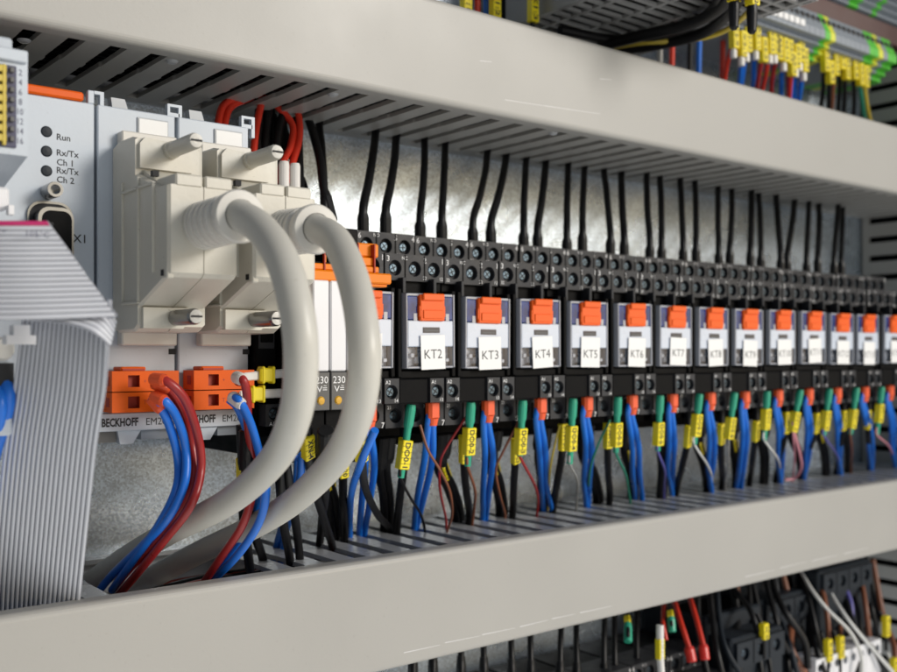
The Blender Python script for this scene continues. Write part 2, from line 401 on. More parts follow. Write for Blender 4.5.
ALLSNAP=list(bpy.data.objects)
names=['KT%d'%i for i in range(1,16)]
JZ={0:(0,0,0,0)}
for i in range(1,15):
    JZ[i]=(random.uniform(-.35,.35),random.uniform(-.5,.5),math.radians(random.uniform(-.35,.35)),math.radians(random.uniform(-.5,.5)))
    q=copy_tree(sock0,(XK2-WS-13.5+WS*i,300+JZ[i][1],JZ[i][0]),'black screw-terminal socket holding the relay marked %s'%names[i]); q.rotation_euler=(0,JZ[i][2],JZ[i][3])
sub0=None
for i in range(0,5):
    X=300-WS+WS*i
    c=copy_tree(sock0,(X,300,-191),['second-row black socket below the lower duct, first from left','second-row black socket below the lower duct, second from left','second-row black socket below the lower duct, third from left','second-row black socket below the lower duct, fourth from left','second-row black socket below the lower duct, beside the dark contactor'][i])
    c['group']='black sockets below the lower duct'
# ------------------------------------------------------------------ relays
def make_relay(cx,label,nm):
    t=thing('plug_in_relay',(cx,290,8),label,'relay','plug-in relays in the middle row')
    b=MB(); y=285.
    b.box(cx-10.9,cx+10.9,288.2,299.5,-5,22.2,'charcoal',.5); b.box(cx-10.0,cx+10.0,288.0,288.3,-3.9,3,'inner_grey')
    b.box(cx-10.9,cx-10.2,y,288.2,-4.6,21.8,'relay_grey',.2); b.box(cx+10.2,cx+10.9,y,288.2,-4.6,21.8,'relay_grey',.2)
    b.box(cx-10.2,cx+10.2,y+.3,288.2,21.0,21.9,'relay_grey',.2)
    b.box(cx-10.2,cx+10.2,y+.2,288.2,-4.7,-4.0,'relay_grey',.2)
    part(b,'case',t)
    for sx in (-1,1):
        w=MB(); w.box(cx+min(sx*5.6,sx*10.1)+(.3 if sx>0 else 0),cx+max(sx*5.6,sx*10.1),y+.4,288.1,12.6,20.9,'relay_blue',.25)
        w.box(cx+sx*7.2-.3,cx+sx*7.2+1.2,y+.25,y+.5,12.2,14.8,'relay_grey')
        part(w,'window',t)
    g=MB(); g.box(cx-10.15,cx+10.15,y+.15,288.15,3.0,12.3,'relay_band',.3); g.box(cx-3.6,cx+3.9,y-.05,y+.2,7.9,9.9,'slot_dark',.05); g.box(cx-2.9,cx+3.2,y-.12,y-.04,8.4,9.0,'slim_grey'); part(g,'front_band',t)
    g=MB(); g.add([(cx-10.1,y+.5,-3.9),(cx+10.1,y+.5,-3.9),(cx+10.1,y+.5,2.9),(cx-10.1,y+.5,2.9)],[(0,1,2,3)],'clear'); part(g,'clear_cover',t)
    g=MB()
    for k in range(10):
        xx=cx-9.2+k*2.0+random.uniform(-.3,.3); zz=random.uniform(-3.3,-.5)
        g.box(xx-.8,xx+.8,286.6,288.1,zz,zz+random.uniform(1.2,2.6),'copper_contact',.15)
        if random.random()<.7: g.box(xx-.4,xx+1.2,287.2,288.1,1.4,2.4,'copper_contact')
    part(g,'contacts',t)
    o=MB(); o.box(cx-5.3,cx+5.7,y-.9,y+3,12.2,21.6,'relay_orange',.35); o.box(cx-4.6,cx+5.0,y-1.9,y-.7,19.4,21.9,'relay_orange',.35)
    o.box(cx-4.2,cx+4.6,y-1.3,y-.8,13.0,16.0,'relay_orange',.2); o.box(cx-5.6,cx-5.0,y-.7,y+1,13.6,17.5,'relay_orange',.1); o.box(cx+5.4,cx+6.0,y-.7,y+1,13.6,17.5,'relay_orange',.1)
    part(o,'lever',t)
    return t
def card(t,cx,nm):
    b=MB(); dx=random.uniform(-.4,.5); tl=random.uniform(-.045,.05); dz=random.uniform(-.6,.5)
    r=V((math.cos(tl),0,math.sin(tl))); u=V((-math.sin(tl),0,math.cos(tl)))
    c=V((cx+.3+dx,284.55,1.5+dz)); w=5.4 if len(nm)<4 else 5.7
    b.obox(c,r*w,(0,.12,0),u*6.1,'label_white')
    b.text(nm,3.3,c+V((0,-.16,0))+u*-.6,'ink',r,u,w=7.9 if len(nm)<4 else 9.6,bold=-.004)
    part(b,'label_card',t)
rel0=make_relay(XK2-WS,'relay KT1 with orange lever, half hidden behind the beige cable','KT1')
ALLSNAP=list(bpy.data.objects)
rels=[rel0]
for i in range(1,15):
    rels.append(copy_tree(rel0,(XK2-WS+WS*i,290,8),'plug-in relay with orange lever and white card reading %s'%names[i]))
for i,r in enumerate(rels):
    card(r,XK2-WS+WS*i,names[i]); a_=JZ[i]; r.rotation_euler=(0,a_[2]+math.radians(random.uniform(-.5,.5)),a_[3]+math.radians(random.uniform(-.7,.7)))
    r.location=r.location+V((random.uniform(-.3,.3),a_[1]+random.uniform(-.3,.3),a_[0]+random.uniform(-.2,.2)))*S
# ------------------------------------------------------------------ slim interface relays with orange jumper combs
xs0=155.9
for i in range(3):
    a=xs0+6.2*i; y=265.
    t=thing('slim_relay',(a+3,300,0),['slim white relay marked 230 V left of its twin, by the inner beige cable','slim white relay marked 230 V between the two beige cables','slim white relay mostly hidden behind the right beige cable'][i],'relay','slim white interface relays')
    b=MB(); b.box(a+.1,a+6.0,y+3,354,-34,40,'black_plastic',.3); part(b,'base',t)
    b=MB(); b.box(a+.25,a+5.85,y,y+3,-5.0,23,'white_plastic',.35); part(b,'relay_cover',t)
    b=MB(); b.box(a+.15,a+5.95,y-.3,y+3,-17,-5.2,'slim_grey',.25)
    b.text('230',2.2,(a+3.05,y-.36,-7.6),'print_white',w=4.4); b.text('V=',1.9,(a+3.05,y-.36,-10.4),'print_white',w=3.6); b.text('~',1.3,(a+4.2,y-.36,-9.3),'print_white')
    o=part(b,'holder',t); c=MB(); c._lathe([(.001,-.55),(1.0,-.5),(1.35,-.1),(1.4,.2)],(a+2.7,y-.3,-14),(0,1,0),'amber',16); sub(c,'indicator_lamp',o)
    termblock(t,'screw_terminal',a+.15,a+5.95,y+4,y+12,-23,-17,[a+3],-19.6,1.9,[('A2',a+2.4,-22.3,1.5)],[])
t=thing('jumper_comb',(168,275,28),'stepped orange jumper comb above the slim white relays','jumper')
b=MB(); x0,x1=155.6,185.5
b.box(x0,x1-2.5,269,280,31.5,36,'jumper_orange',.5); b.box(x0,x1-4.5,268,280,28.6,31.3,'jumper_orange',.3); b.box(x0,x1-3.5,267.4,280,26.4,28.4,'jumper_orange',.3)
b.box(x0-1.0,x1,265.2,280,22.8,26.2,'jumper_orange',.5); b.box(x0+1,x1-1,266.4,270,21.9,23,'jumper_orange',.3); part(b,'comb_body',t)
b=MB()
for k in range(4): b.box(x0+5.6+k*6.2,x0+6.0+k*6.2,266.9,269.3,26,35.5,'orange_dark')
part(b,'separators',t)
# black end block between module and slim relays
t=thing('end_block',(151,300,0),'black end block between white module and slim relays','terminal block')
b=MB(); b.box(147.9,155.4,287,354,-26,45,'black_plastic',.5); b.box(148.8,154.5,286.4,287,2,12,'charcoal',.2); b.box(149.4,153.9,286,286.5,4,10,'black_plastic',.2); part(b,'block_body',t)
termblock(t,'screw_terminal',149,155.3,282,287,-22.5,-15.5,[152],-18.6,2.2,[],[('A1',151,-21.7,1.2)])
# ------------------------------------------------------------------ Fieldbus modules
ZB,ZT=-22.,72.5
def em_module(a,w,label,plugs=True,txt='EM2042'):
    t=thing('io_module',(a+w/2,300,25),label,'input output module','pale grey bus modules')
    y=290.; g='module_grey'
    b=MB(); b.box(a+.35,a+w-.35,y,350,ZB+3,ZT,g,.35)
    b.box(a+.9,a+w-.9,y+18,352,ZT,ZT+1.5,'slim_grey',.4)
    # small clips along the top edge
    b.box(a+w-2.6,a+w+1.2,y+.3,y+2.2,ZT-.2,ZT+1.0,g); b.box(a+w-2.6,a+w-1.8,y+.3,y+2.2,ZT+1.0,ZT+3.6,g); b.box(a+w-1.8,a+w+2.0,y+.3,y+2.2,ZT+2.8,ZT+3.6,g); b.box(a+w+.9,a+w+2.0,y+.3,y+2.2,ZT-3,ZT+2.8,g)
    b.prism([(a+7,ZT-.1),(a+12,ZT-.1),(a+10.6,ZT+4.2),(a+6.4,ZT+4.2)],'y',y+6,y+9,'module_edge')
    b.box(a+w-2.4,a+w-.1,y-.12,y+.1,.2,1.9,'gap')
    part(b,'housing',t)
    b=MB(); b.box(a+12.0,a+w-2.6,y-.5,y+.05,ZT-9.2,ZT-2.0,'module_edge',.15); b.box(a+12.4,a+w-3.0,y-.72,y-.45,ZT-8.8,ZT-2.4,'label_white',.1); part(b,'marker_window',t)
    # bottom name strip
    b=MB(); b.box(a+.2,a+w-.2,y-1.6,y+3,ZB-.2,ZB+5.0,g,.2)
    b.text('BECKHOFF',2.3,(a+1.0,y-1.68,ZB+2.4),'ink',al='l',bold=.035,w=10.8); b.text(txt,2.1,(a+w-1.0,y-1.68,ZB+2.3),'ink',al='r',w=9.0)
    part(b,'name_strip',t)
    b=MB(); b.prism([(a+6,ZB-.3),(a+13,ZB-.3),(a+10.5,ZB-4.2),(a+6.8,ZB-4.2)],'y',y-.6,y+2,g); b.box(a+.6,a+6,y+.6,y+10,ZB-3.6,ZB-.3,'slim_grey'); b.box(a+13.5,a+w-1,y+.6,y+10,ZB-3.2,ZB-.3,'terminal_grey'); part(b,'release_latch',t)
    if plugs:
        o=MB(); yy=y-9.5; q='orange'
        x1=a+w-3.2
        vs=[]
        # two tiers, each with a square test hole and a round wire hole
        for z0,z1 in ((-10.4,-4.6),(-16.4,-10.7)):
            o.add([(x,yv,z) for x in(a+1.2,x1) for yv in(yy,y-1.7) for z in(z0,z1)],[(0,1,3,2),(4,6,7,5),(0,2,6,4),(1,5,7,3)],q)
            zc=(z0+z1)/2; hh=(z1-z0)/2; xa=a+1.2; xm=a+11.0
            # left part of the face around the square hole
            sx0,sx1=xa+4.6,xa+8.0; sz=1.7
            for q4 in ([(xa,z0),(sx0,z0),(sx0,z1),(xa,z1)],[(sx1,z0),(xm,z0),(xm,z1),(sx1,z1)],[(sx0,z0),(sx1,z0),(sx1,zc-sz),(sx0,zc-sz)],[(sx0,zc+sz),(sx1,zc+sz),(sx1,z1),(sx0,z1)]):
                o.add([(p[0],yy,p[1]) for p in q4],[(0,1,2,3)],q)
            o.add([(x,yv,z) for x in(sx0,sx1) for yv in(yy,yy+2.4) for z in(zc-sz,zc+sz)],[(0,1,3,2),(4,6,7,5),(2,3,7,6),(0,2,6,4),(1,5,7,3)],'orange_dark')
            o.holeface((xm+x1)/2,zc,(x1-xm)/2,hh,2.15,yy,4,q,'orange_dark')
            o.text('+' if z0>-12 else 'T',1.2,(xa+9.6,yy-.05,zc),'orange_dark')
            o.box(xa-.12,xa+.02,yy+2,yy+4.6,zc-1.3,zc+1.3,'orange_dark')
        o.box(a+4.2,a+11.5,yy+1.2,y-1.8,-4.6,-3.4,q,.3); o.box(a+4.6,a+11.1,yy+.9,yy+1.3,-4.5,-3.9,'orange_dark')
        part(o,'wire_plug',t)
    return t
em_module(98.7,24.2,'pale grey bus module behind the left beige hood, its plug holding two red wires')
em_module(123.2,24.2,'pale grey bus module under the right beige connector hood, beside the black end block')
# coupler
t=thing('bus_coupler',(80,300,25),'pale grey bus coupler with three dark status lamps marked Run and Rx/Tx','bus coupler')
y=290.; g='module_grey'
b=MB(); b.box(40,98.2,y,350,ZB+3,ZT,g,.35); b.box(40,97,y+9,352,ZT,ZT+5,'slim_grey',.3); b.box(96.4,98.2,y+.2,y+2.2,ZT,ZT+3.8,g,.2); b.box(98.2,101,y+.2,y+2.2,ZT+2.9,ZT+3.8,g); b.box(99.9,101,y+.2,y+2.2,ZT-2,ZT+2.9,g)
b.text('Run',1.75,(87.6,y-.06,61.6),'ink',al='l',bold=.012); b.text('Rx/Tx',1.75,(87.6,y-.06,57.2),'ink',al='l',bold=.012); b.text('Ch 1',1.75,(87.6,y-.06,54.5),'ink',al='l',bold=.012)
b.text('Rx/Tx',1.75,(87.6,y-.06,52.2),'ink',al='l',bold=.012); b.text('Ch 2',1.75,(87.6,y-.06,49.6),'ink',al='l',bold=.012); b.text('X1',2.4,(92.0,y-.06,33.3),'ink',al='l',bold=.01)
part(b,'housing',t)
for z in (62.6,57.1,51.6):
    c=MB(); c._lathe([(.001,-.35),(1.25,-.25),(1.6,.1)],(84.8,y-.1,z),(0,1,0),'bluish_dark',20); part(c,'status_lamp',t)
c=MB(); c.box(66,95,y-.6,y+4,ZT+.1,ZT+2.7,'orange',.5); part(c,'locking_strip',t)
c=MB()
def rrect(cx,cz,w,h,r,n=6):
    p=[]
    for sx,sz,a0 in ((1,1,0),(-1,1,90),(-1,-1,180),(1,-1,270)):
        for i in range(n):
            a=math.radians(a0+90*i/(n-1)); p.append((cx+sx*(w/2-r)+r*math.cos(a),cz+sz*(h/2-r)+r*math.sin(a)))
    return p
dcx,dcz=85.6,28.
c.prism(rrect(dcx,dcz,12.4,30,4),'y',y-1.0,y+.2,'nickel'); c.prism(rrect(dcx,dcz,11.3,28.6,3.6),'y',y-1.2,y-.95,'gap'); c.prism(rrect(dcx,dcz,9.6,25.5,3),'y',y-6.2,y-1.0,'nickel'); c.prism(rrect(dcx+.2,dcz,8.0,23.6,2.4),'y',y-6.35,y-6.1,'black_plastic')
for k in range(5): c._lathe([(.001,-.12),(.6,-.1),(.6,.1)],(dcx-1.3,y-6.4,dcz+8-k*2.8),(0,1,0),'gap',10)
part(c,'serial_port',t)
c=MB(); c._lathe([(.001,-3.2),(1.35,-3.2),(1.35,-6.6),(2.1,-6.6),(2.2,-6.2),(2.2,0)],(85.0,y-1,45.5),(0,1,0),'nickel',20); c._lathe([(.001,-3.0),(1.3,-3.1)],(85.0,y-1,45.5),(0,1,0),'gap',20); part(c,'jack_screw',t)
# left power terminal housing with number column
t=thing('feed_module',(55,270,55),'pale grey housing with yellow contact strip and numbers 2 to 16 at left edge','terminal module')
b=MB(); b.prism([(253,48),(290,40),(290,76),(262,76),(258,73),(253,73)],'x',20,69.6,'module_grey'); b.box(20,67.5,258,288,73,77.5,'module_grey',.6)
b.box(20,69.4,251.8,253.2,70.2,73.2,'module_grey',.3)
for k in range(8): b.text(str(2+2*k),1.5,(67.9,252.94,68-k*2.35),'ink_blue',w=.8 if k<4 else 1.3)
part(b,'housing',t)
c=MB(); c.box(48,66.9,252.4,253.1,49.6,69.2,'ink_blue',.2)
for k in range(8):
    zz=68-k*2.35; c.box(58,64.4,251.4,252.5,zz-.8,zz+.8,'yellow_wire',.15); c.box(65.2,66.2,251.4,252.5,zz-.6,zz+.6,'slim_grey',.1)
c.box(63.4,64.3,251.3,252.3,49.8,69,'yellow_wire',.2); part(c,'contact_strip',t)
b=MB(); b.box(60.5,67.8,262,268,36,41.5,'white_plastic',.6); b.box(59.6,61,260,262,34.5,37,'white_plastic',.2); b.box(66.9,68.4,260,262,34.5,37,'white_plastic',.2)
solo(b,'cable_clip',(64,265,38),'small white clip just above the grey ribbon cable','clip')
# things behind the ribbon at far left edge
t=thing('feed_plug',(60,270,-10),'pale grey plug with blue wires at the left edge behind the ribbon cable','plug')
b=MB(); b.box(30,68.5,262,289,-20,4,'module_grey',.6); b.box(64.2,68.7,261.6,263,-8,-2,'gap'); b._lathe([(.001,-2),(2.4,-1.8),(3,0)],(66,262,1.5),(0,1,0),'boot_grey',18); part(b,'housing',t)
b=MB(); b.box(30,68.4,274,279,-12.5,-8.2,'orange',.6); part(b,'wire_plug',t)
b=MB(); b.prism([(63.0,2.5),(69.6,2.5),(69.6,4.6),(68.2,4.6),(68.2,7),(64.6,7),(64.6,4.6),(63.0,4.6)],'y',246,250,'white_plastic')
solo(b,'cable_clip',(66,248,5),'small white T-shaped clip beside the vertical ribbon cable','clip')
for k,(du,dv,tt) in enumerate(((0,0,252),(-8,8,250))):
    b=MB(); b.tube([P(-4+du,372+dv,tt),P(6+du,385+dv,tt-4),P(8+du,402+dv,tt-5),P(3+du,425+dv,tt-2),P(-6+du,455+dv,tt+4),P(-20,520,tt+20)],1.7,'blue_wire')
    solo(b,'wire',P(0,400,tt),['blue wire nearest the ribbon at the far left edge','second blue wire, cut off by the left edge of the view'][k],'wire','blue wires at the left edge')
# ------------------------------------------------------------------ D-sub hoods with round cables
def hood(cx,label,path):
    t=thing('cable_connector',(cx,290,34),label,'connector','beige connectors with thick cables')
    h='hood_beige'; w=9.9
    body=[(290,7.5),(286,6.4),(273,6.6),(270,8.0),(270,13.2),(250.5,20.4),(249,21.6),(249,44.6),(256,44.8),(272,50.4),(272,60.5),(276,61.4),(286,61.6),(290,60.5)]
    b=MB()
    # chamfered outline: three slabs of slightly different outline
    def shrink(poly,d):
        c=V((270,34)); return [(270+(p[0]-270)*(1-d/20),34+(p[1]-34)*(1-d/27)) for p in poly]
    n=len(body); rows=[(-w,.7),(-w+.8,0),(-.15,0),(-.15,.25),(.15,.25),(.15,0),(w-.8,0),(w,.7)]
    vs=[]; 
    for x,d in rows:
        for p in shrink(body,d): vs.append((cx+x,p[0],p[1]))
    fs=[tuple(range(n)),tuple(range(len(vs)-n,len(vs)))]
    for i in range(len(rows)-1):
        for k in range(n): fs.append((i*n+k,i*n+(k+1)%n,(i+1)*n+(k+1)%n,(i+1)*n+k))
    b.add(vs,fs,h)
    # narrower raised top cap, ledges and side ribs
    b.box(cx-w+2.0,cx-.3,248.7,262,44.2,47.6,h,.45); b.box(cx+.3,cx+w-1.7,248.7,262,44.2,47.6,h,.45)
    b.prism([(262,44.6),(262,47.2),(271.6,51.6),(271.6,50.0)],'x',cx-w+2.2,cx+w-2,h)
    b.box(cx-w-.05,cx-w+1.9,249.6,253.6,20.0,25.0,h,.3); b.box(cx-w-.2,cx-w+1.0,251.6,253.4,20.8,22.4,'gap')
    b.box(cx-w+1.4,cx-w+3.2,262.8,264.4,48.6,50.2,'gap')
    for y0 in (258.0,268.6,280.5): b.box(cx-w-.7,cx-w+.3,y0,y0+.7,22 if y0<262 else 14.5,46 if y0<262 else 49,h,.12)
    b.box(cx-w-.7,cx-w+.3,258,281.2,48.4 if 0 else 45.6,46.3,h,.12); b.box(cx-w-.7,cx-w+.3,268.6,281.2,14.2,14.9,h,.12)
    # flange lips framing the thumbscrews
    b.prism([(cx-w+.9,7.4),(cx+2.5,7.4),(cx+4.2,9.4),(cx+4.2,13.2),(cx-w+.9,13.2)],'y',268.2,271,h)
    b.prism([(cx-w+.9,52.0),(cx+w-3.6,52.0),(cx+w-5.2,59.6),(cx-w+2.4,60.6),(cx-w+.9,58.8)],'y',270.6,273,h)
    b.box(cx-8.4,cx+8.4,286,290.2,2.8,65.2,'boot_grey',.4)
    part(b,'hood',t)
    for z in (57.8,10.4):
        s_=MB(); s_._lathe([(2.5,0),(2.5,-3),(2.0,-3.6),(2.0,-8)],(cx,272,z),(0,1,0),'hood_beige' ,20)
        m_='cable_grey' if z>30 else 'nickel'
        s_._lathe([(2.0,-4),(2.25,-4.6),(2.25,-17.2),(1.9,-18.2),(.001,-18.3)],(cx,272,z),(0,1,0),m_,20)
        s_.box(cx-1.6,cx+1.6,253.3,253.9,z-.25,z+.25,'gap')
        s_._lathe([(1.85,-18.35),(.9,-18.6),(.001,-18.4)],(cx,272,z),(0,1,0),'boot_grey',20)
        part(s_,'thumb_screw',t)
    r=MB(); prof=[]
    d=(path[1]-path[0]).normalized()
    org=V((cx+.4,249.4,34.4)); dr=(path[0]-org); L=dr.length; dr.normalize()
    prof.append((6.6,0))
    for k in range(5):
        h0=.6+k*(L-6)/5; st=(L-6)/5; prof+=[(6.5-.05*k,h0),(6.5-.05*k,h0+st*.55),(5.2,h0+st*.62),(5.2,h0+st*.95)]
    prof+=[(5.4,L-5.8),(6.5,L-3.4),(6.7,L-.8),(6.3,L),(4.2,L+.2)]
    r._lathe(prof,org,dr,'boot_grey',32); part(r,'strain_relief',t)
    c=MB(); c.tube([path[0]-d*6]+path,3.95,'cable_grey',n=24,res=14); part(c,'cable',t)
hood(113.2,'left of two beige connector hoods, its thick grey cable looping in front',[P(241,216,246),P(262,230,238),P(283,262,229),P(297,312,223),P(301,362,223),P(295,415,232),P(273,461,252),P(228,502,285),P(170,532,316),P(120,562,337),P(80,592,350)])
hood(137.7,'right of two beige connector hoods, its cable looping past the slim relays',[P(317,229,264),P(336,241,255),P(352,276,243),P(362,324,234),P(364,374,233),P(354,425,246),P(330,466,268),P(290,504,298),P(245,531,322),P(200,552,338),P(155,576,348),P(115,600,355)])
# ------------------------------------------------------------------ ribbon cable
def ribbon(mb,A,B,n,m,first=None,thick=.9,res=8,rev=False):
    A=spline(A,res); B=spline(B,res); N=len(A); k=8; cols=n*k+1
    fr=[];bk=[]
    for i in range(N):
        a,b_=A[i],B[i]; ac=(b_-a)
        al=(A[min(i+1,N-1)]+B[min(i+1,N-1)])-(A[max(i-1,0)]+B[max(i-1,0)])
        nn=ac.cross(al).normalized()
        if nn.y>0: nn=-nn
        for j in range(cols):
            h=abs(math.sin(math.pi*j/k))**.6*.5
            p=a+ac*(j/(cols-1)); fr.append(p+nn*(.05+h)); bk.append(p-nn*(.05+h))
    vs=fr+bk; o=len(fr)
    def quad(i,j,base): return (base+i*cols+j,base+i*cols+j+1,base+(i+1)*cols+j+1,base+(i+1)*cols+j)
    f1=[];f2=[];fw=[]
    for i in range(N-1):
        for j in range(cols-1):
            (f2 if (first and j<k) else (fw if j%k in (0,k-1) else f1)).extend([quad(i,j,0),quad(i,j,o)])
    for i in range(N-1):
        f1.append((i*cols,(i+1)*cols,o+(i+1)*cols,o+i*cols)); e=cols-1; f1.append((i*cols+e,(i+1)*cols+e,o+(i+1)*cols+e,o+i*cols+e))
    mb.add(vs,f1,m,True)
    if f2: mb.add(vs,f2,first,True)
    mb.add(vs,fw,'ribbon_web',True)
t=thing('ribbon_cable',P(60,330,225),'folded grey flat ribbon cable with a magenta edge at left','ribbon cable')
b=MB()
# horizontal run, cut at 45 degrees by the fold
top=[P(-140,221,222),P(-60,221,224),P(5,221,226),P(46,221,229)]; bot=[P(-140,322,212),P(-60,321,214),P(30,320,217),P(116,317,224)]
ribbon(b,top,bot,19,'ribbon_grey','ribbon_pink')
for s_,u,v in (('T',4,233),('105°C',38,234)):
    p=P(u,v,224.2); b.text(s_,1.35,p,'ink_blue',(1,0,0),(0,-.12,1),w=None if s_=='T' else 5.0)
part(b,'flat_run',t)
b=MB()
# fold lip
ribbon(b,[P(47,221,229.6),P(70,252,229),P(95,287,228),P(117,315,226)],[P(44,224,231.5),P(66,255,231.5),P(91,290,231),P(113,320,229)],1,'ribbon_grey')
ribbon(b,[P(30,321,222),P(62,323,221),P(92,332,221),P(110,346,224)],[P(30,300,230),P(70,300,230),P(104,305,230),P(116,322,228)],6,'ribbon_grey')
part(b,'fold',t)
b=MB()
L=[P(24,296,246),P(21,330,245),P(13,390,248),P(4,450,256),P(-3,520,270),P(-8,590,288),P(-10,650,300)]
Rr=[P(112,300,234),P(109,346,231),P(106,390,236),P(98,440,246),P(90,510,264),P(82,585,285),P(76,645,300)]
ribbon(b,L,Rr,19,'ribbon_grey'); part(b,'hanging_run',t)
ordw=['one','two','three','four','five','six','seven','eight','nine','ten','eleven','twelve','thirteen','fourteen','fifteen','sixteen','seventeen','eighteen','nineteen','twenty','twenty-one','twenty-two','twenty-three','twenty-four','twenty-five','twenty-six','twenty-seven','twenty-eight','twenty-nine','thirty']
# ------------------------------------------------------------------ wires
def marker(mb,p,d,txt,L=11.,w=3.6):
    d=V(d).normalized(); side=d.cross(V((0,-1,0))).normalized()
    if side.x<0: side=-side
    nrm=side.cross(d).normalized()
    if nrm.y>0: nrm=-nrm
    k=max(1,len(txt)); mb.obox(p,d*(L/2),side*(w/2),nrm*(w/2*.8),'marker_yellow',.3)
    if txt:
        for i in range(1,k): 
            q=p+d*(L/2-(i)*L/k); mb.obox(q+nrm*(w/2*.8),d*.07,side*(w/2),nrm*.05,'ink')
        mb.text(txt,w*.5,p+nrm*(w/2*.8+.09),'ink',d,side if d.z<0 else -side,w=L*.86,bold=.015)
def wire(label,pts,r,m,ferrule=None,mark=None,group=None,n=10,name='wire'):
    """ferrule=(material,length,radius); mark=(list of (text, centre offset along first segment))"""
    pts=[V(p) for p in pts]; q=spline(pts,8)
    if not ferrule and not mark:
        b=MB(); b.sweep(q,[r]*len(q),m,n); return solo(b,name,pts[0],label,'wire',group)
    t=thing(name,pts[0],label,'wire',group)
    b=MB(); b.sweep(q,[r]*len(q),m,n); part(b,'conductor',t)
    def at(s):
        acc=0
        for a,c in zip(q,q[1:]):
            l_=(c-a).length
            if acc+l_>=s: return a+(c-a)*((s-acc)/l_),(c-a).normalized()
            acc+=l_
        return q[-1],(q[-1]-q[-2]).normalized()
    if ferrule:
        fm,fl,fr=ferrule; b=MB(); p,d=at(0.0); e,_=at(fl); dd=(e-p).normalized()
        b._lathe([(.001,0),(fr*.85,0),(fr,.5),(fr,fl*.8),(fr*.9,fl*.9),(max(r*1.06,fr*.8),fl),(r*.9,fl+.01)],p,dd,fm,14); part(b,'ferrule',t)
    for txt,s,L in (mark or []):
        b=MB(); p,d=at(s); marker(b,p,d,txt,L); part(b,'wire_marker',t)
    return t
def gapx(x):   # nearest slot centre of the ducts
    c0=SLOT0+SW/2; return c0+round((x-c0)/PITCH)*PITCH
# upper black wires, two per socket, rising into the duct
rn=random.Random(3)
for i in range(0,14):
    xb=XK2-WS-13.5+WS*i
    gprev=None
    for j,o_ in enumerate((7.0,16.6)):
        x=xb+o_+rn.uniform(-.6,.6);  yb=318+rn.uniform(-.5,1.5); yt=(346 if i<7 else 340)+rn.uniform(-4,3); g_=gapx(x*yt/yb+rn.uniform(-5,5)); g_=max(g_,gprev+PITCH) if gprev is not None and x*yt/yb>gprev else g_; gprev=g_
        bow=rn.uniform(-.7,.7)
        nm=names[i]
        b=[(x,yb,44),(x,yb,56),(x+(g_-x)*.36+bow,yb+(yt-yb)*.36,68),(x+(g_-x)*.74+bow,yb+(yt-yb)*.74,82),(g_,yt,94),(g_+rn.uniform(-3,3),yt-4,108)]
        wire('black wire rising from the socket of %s, %s of its pair'%(nm,('left','right')[j]),b,1.6 if rn.random()<.7 else 1.75,'black_wire',ferrule=('black_wire',9.5+rn.uniform(-1.5,1.5),2.3),group='black wires above the relays')
# wires behind the hoods, red and black
ups=[('bright_red',[(246,95),(226,103),(219,118),(217,150)],'red wire arching out of the duct above the right module, outer'),
     ('bright_red',[(252,97),(232,106),(225,122),(223,150)],'red wire arching out of the duct above the right module, inner'),
     ('bright_red',[(266,80),(262,100),(256,130),(252,170)],'straight red wire between black ones above right hood'),
     ('bright_red',[(276,105),(292,124),(291,145),(282,165),(280,185)],'red wire curving left toward a white sleeve above right hood'),
     ('bright_red',[(292,92),(299,118),(299,140),(292,165),(288,185)],'rightmost red wire bending down above right hood'),
     ('black_wire',[(276,82),(262,100),(258,125),(257,150),(265,185)],'thick black wire leftmost above the right hood'),
     ('black_wire',[(284,80),(271,100),(266,130),(263,160)],'black wire second from left above the right hood'),
     ('black_wire',[(322,88),(297,98),(283,115),(277,145),(279,180)],'black wire sweeping right into the duct above right hood'),
     ('black_wire',[(290,90),(283,120),(290,150),(303,185),(306,200)],'thin black wire crossing behind the red ones above right hood')]
for k in range(4):
    u=258+k*12
    ups.append(('black_wire',[(u+14,84-k*2),(u+4,104),(u+(k%2)*3,135),(u+3+k,190)],'extra black wire in the bunch above the hoods, %s'%['beside the leftmost red','behind the straight red','between the two bent red','right of the bent red'][k]))
for k,(m_,pp,lb) in enumerate(ups):
    pts=[PY(u,v,338+ (0 if m_=='bright_red' else 4)-i*4+k*.8) for i,(u,v) in enumerate(pp)]
    wire(lb,pts,1.35 if m_=='bright_red' else 1.7,m_,group='red and black wires above the hoods')
for k,(u,v) in enumerate(((271,178),(284,181),(295,183))):
    b=MB(); p=PY(u,v,318); b._lathe([(.001,7),(1.6,7),(1.9,6),(1.9,-3),(.001,-3)],p,(0,0,1),'ferrule_white',14)
    solo(b,'wire_sleeve',p,['white wire sleeve behind the right thumb screw, leftmost of three','middle white wire sleeve behind the right hood','rightmost white wire sleeve behind the right hood'][k],'sleeve','white sleeves behind the hood')
wire('lone black wire between the right hood and the relay KT1',[PY(332,222,316),PY(324,190,320),PY(320,160,328),PY(312,130,343),PY(308,118,346)],1.7,'black_wire',ferrule=('black_wire',12,2.3))
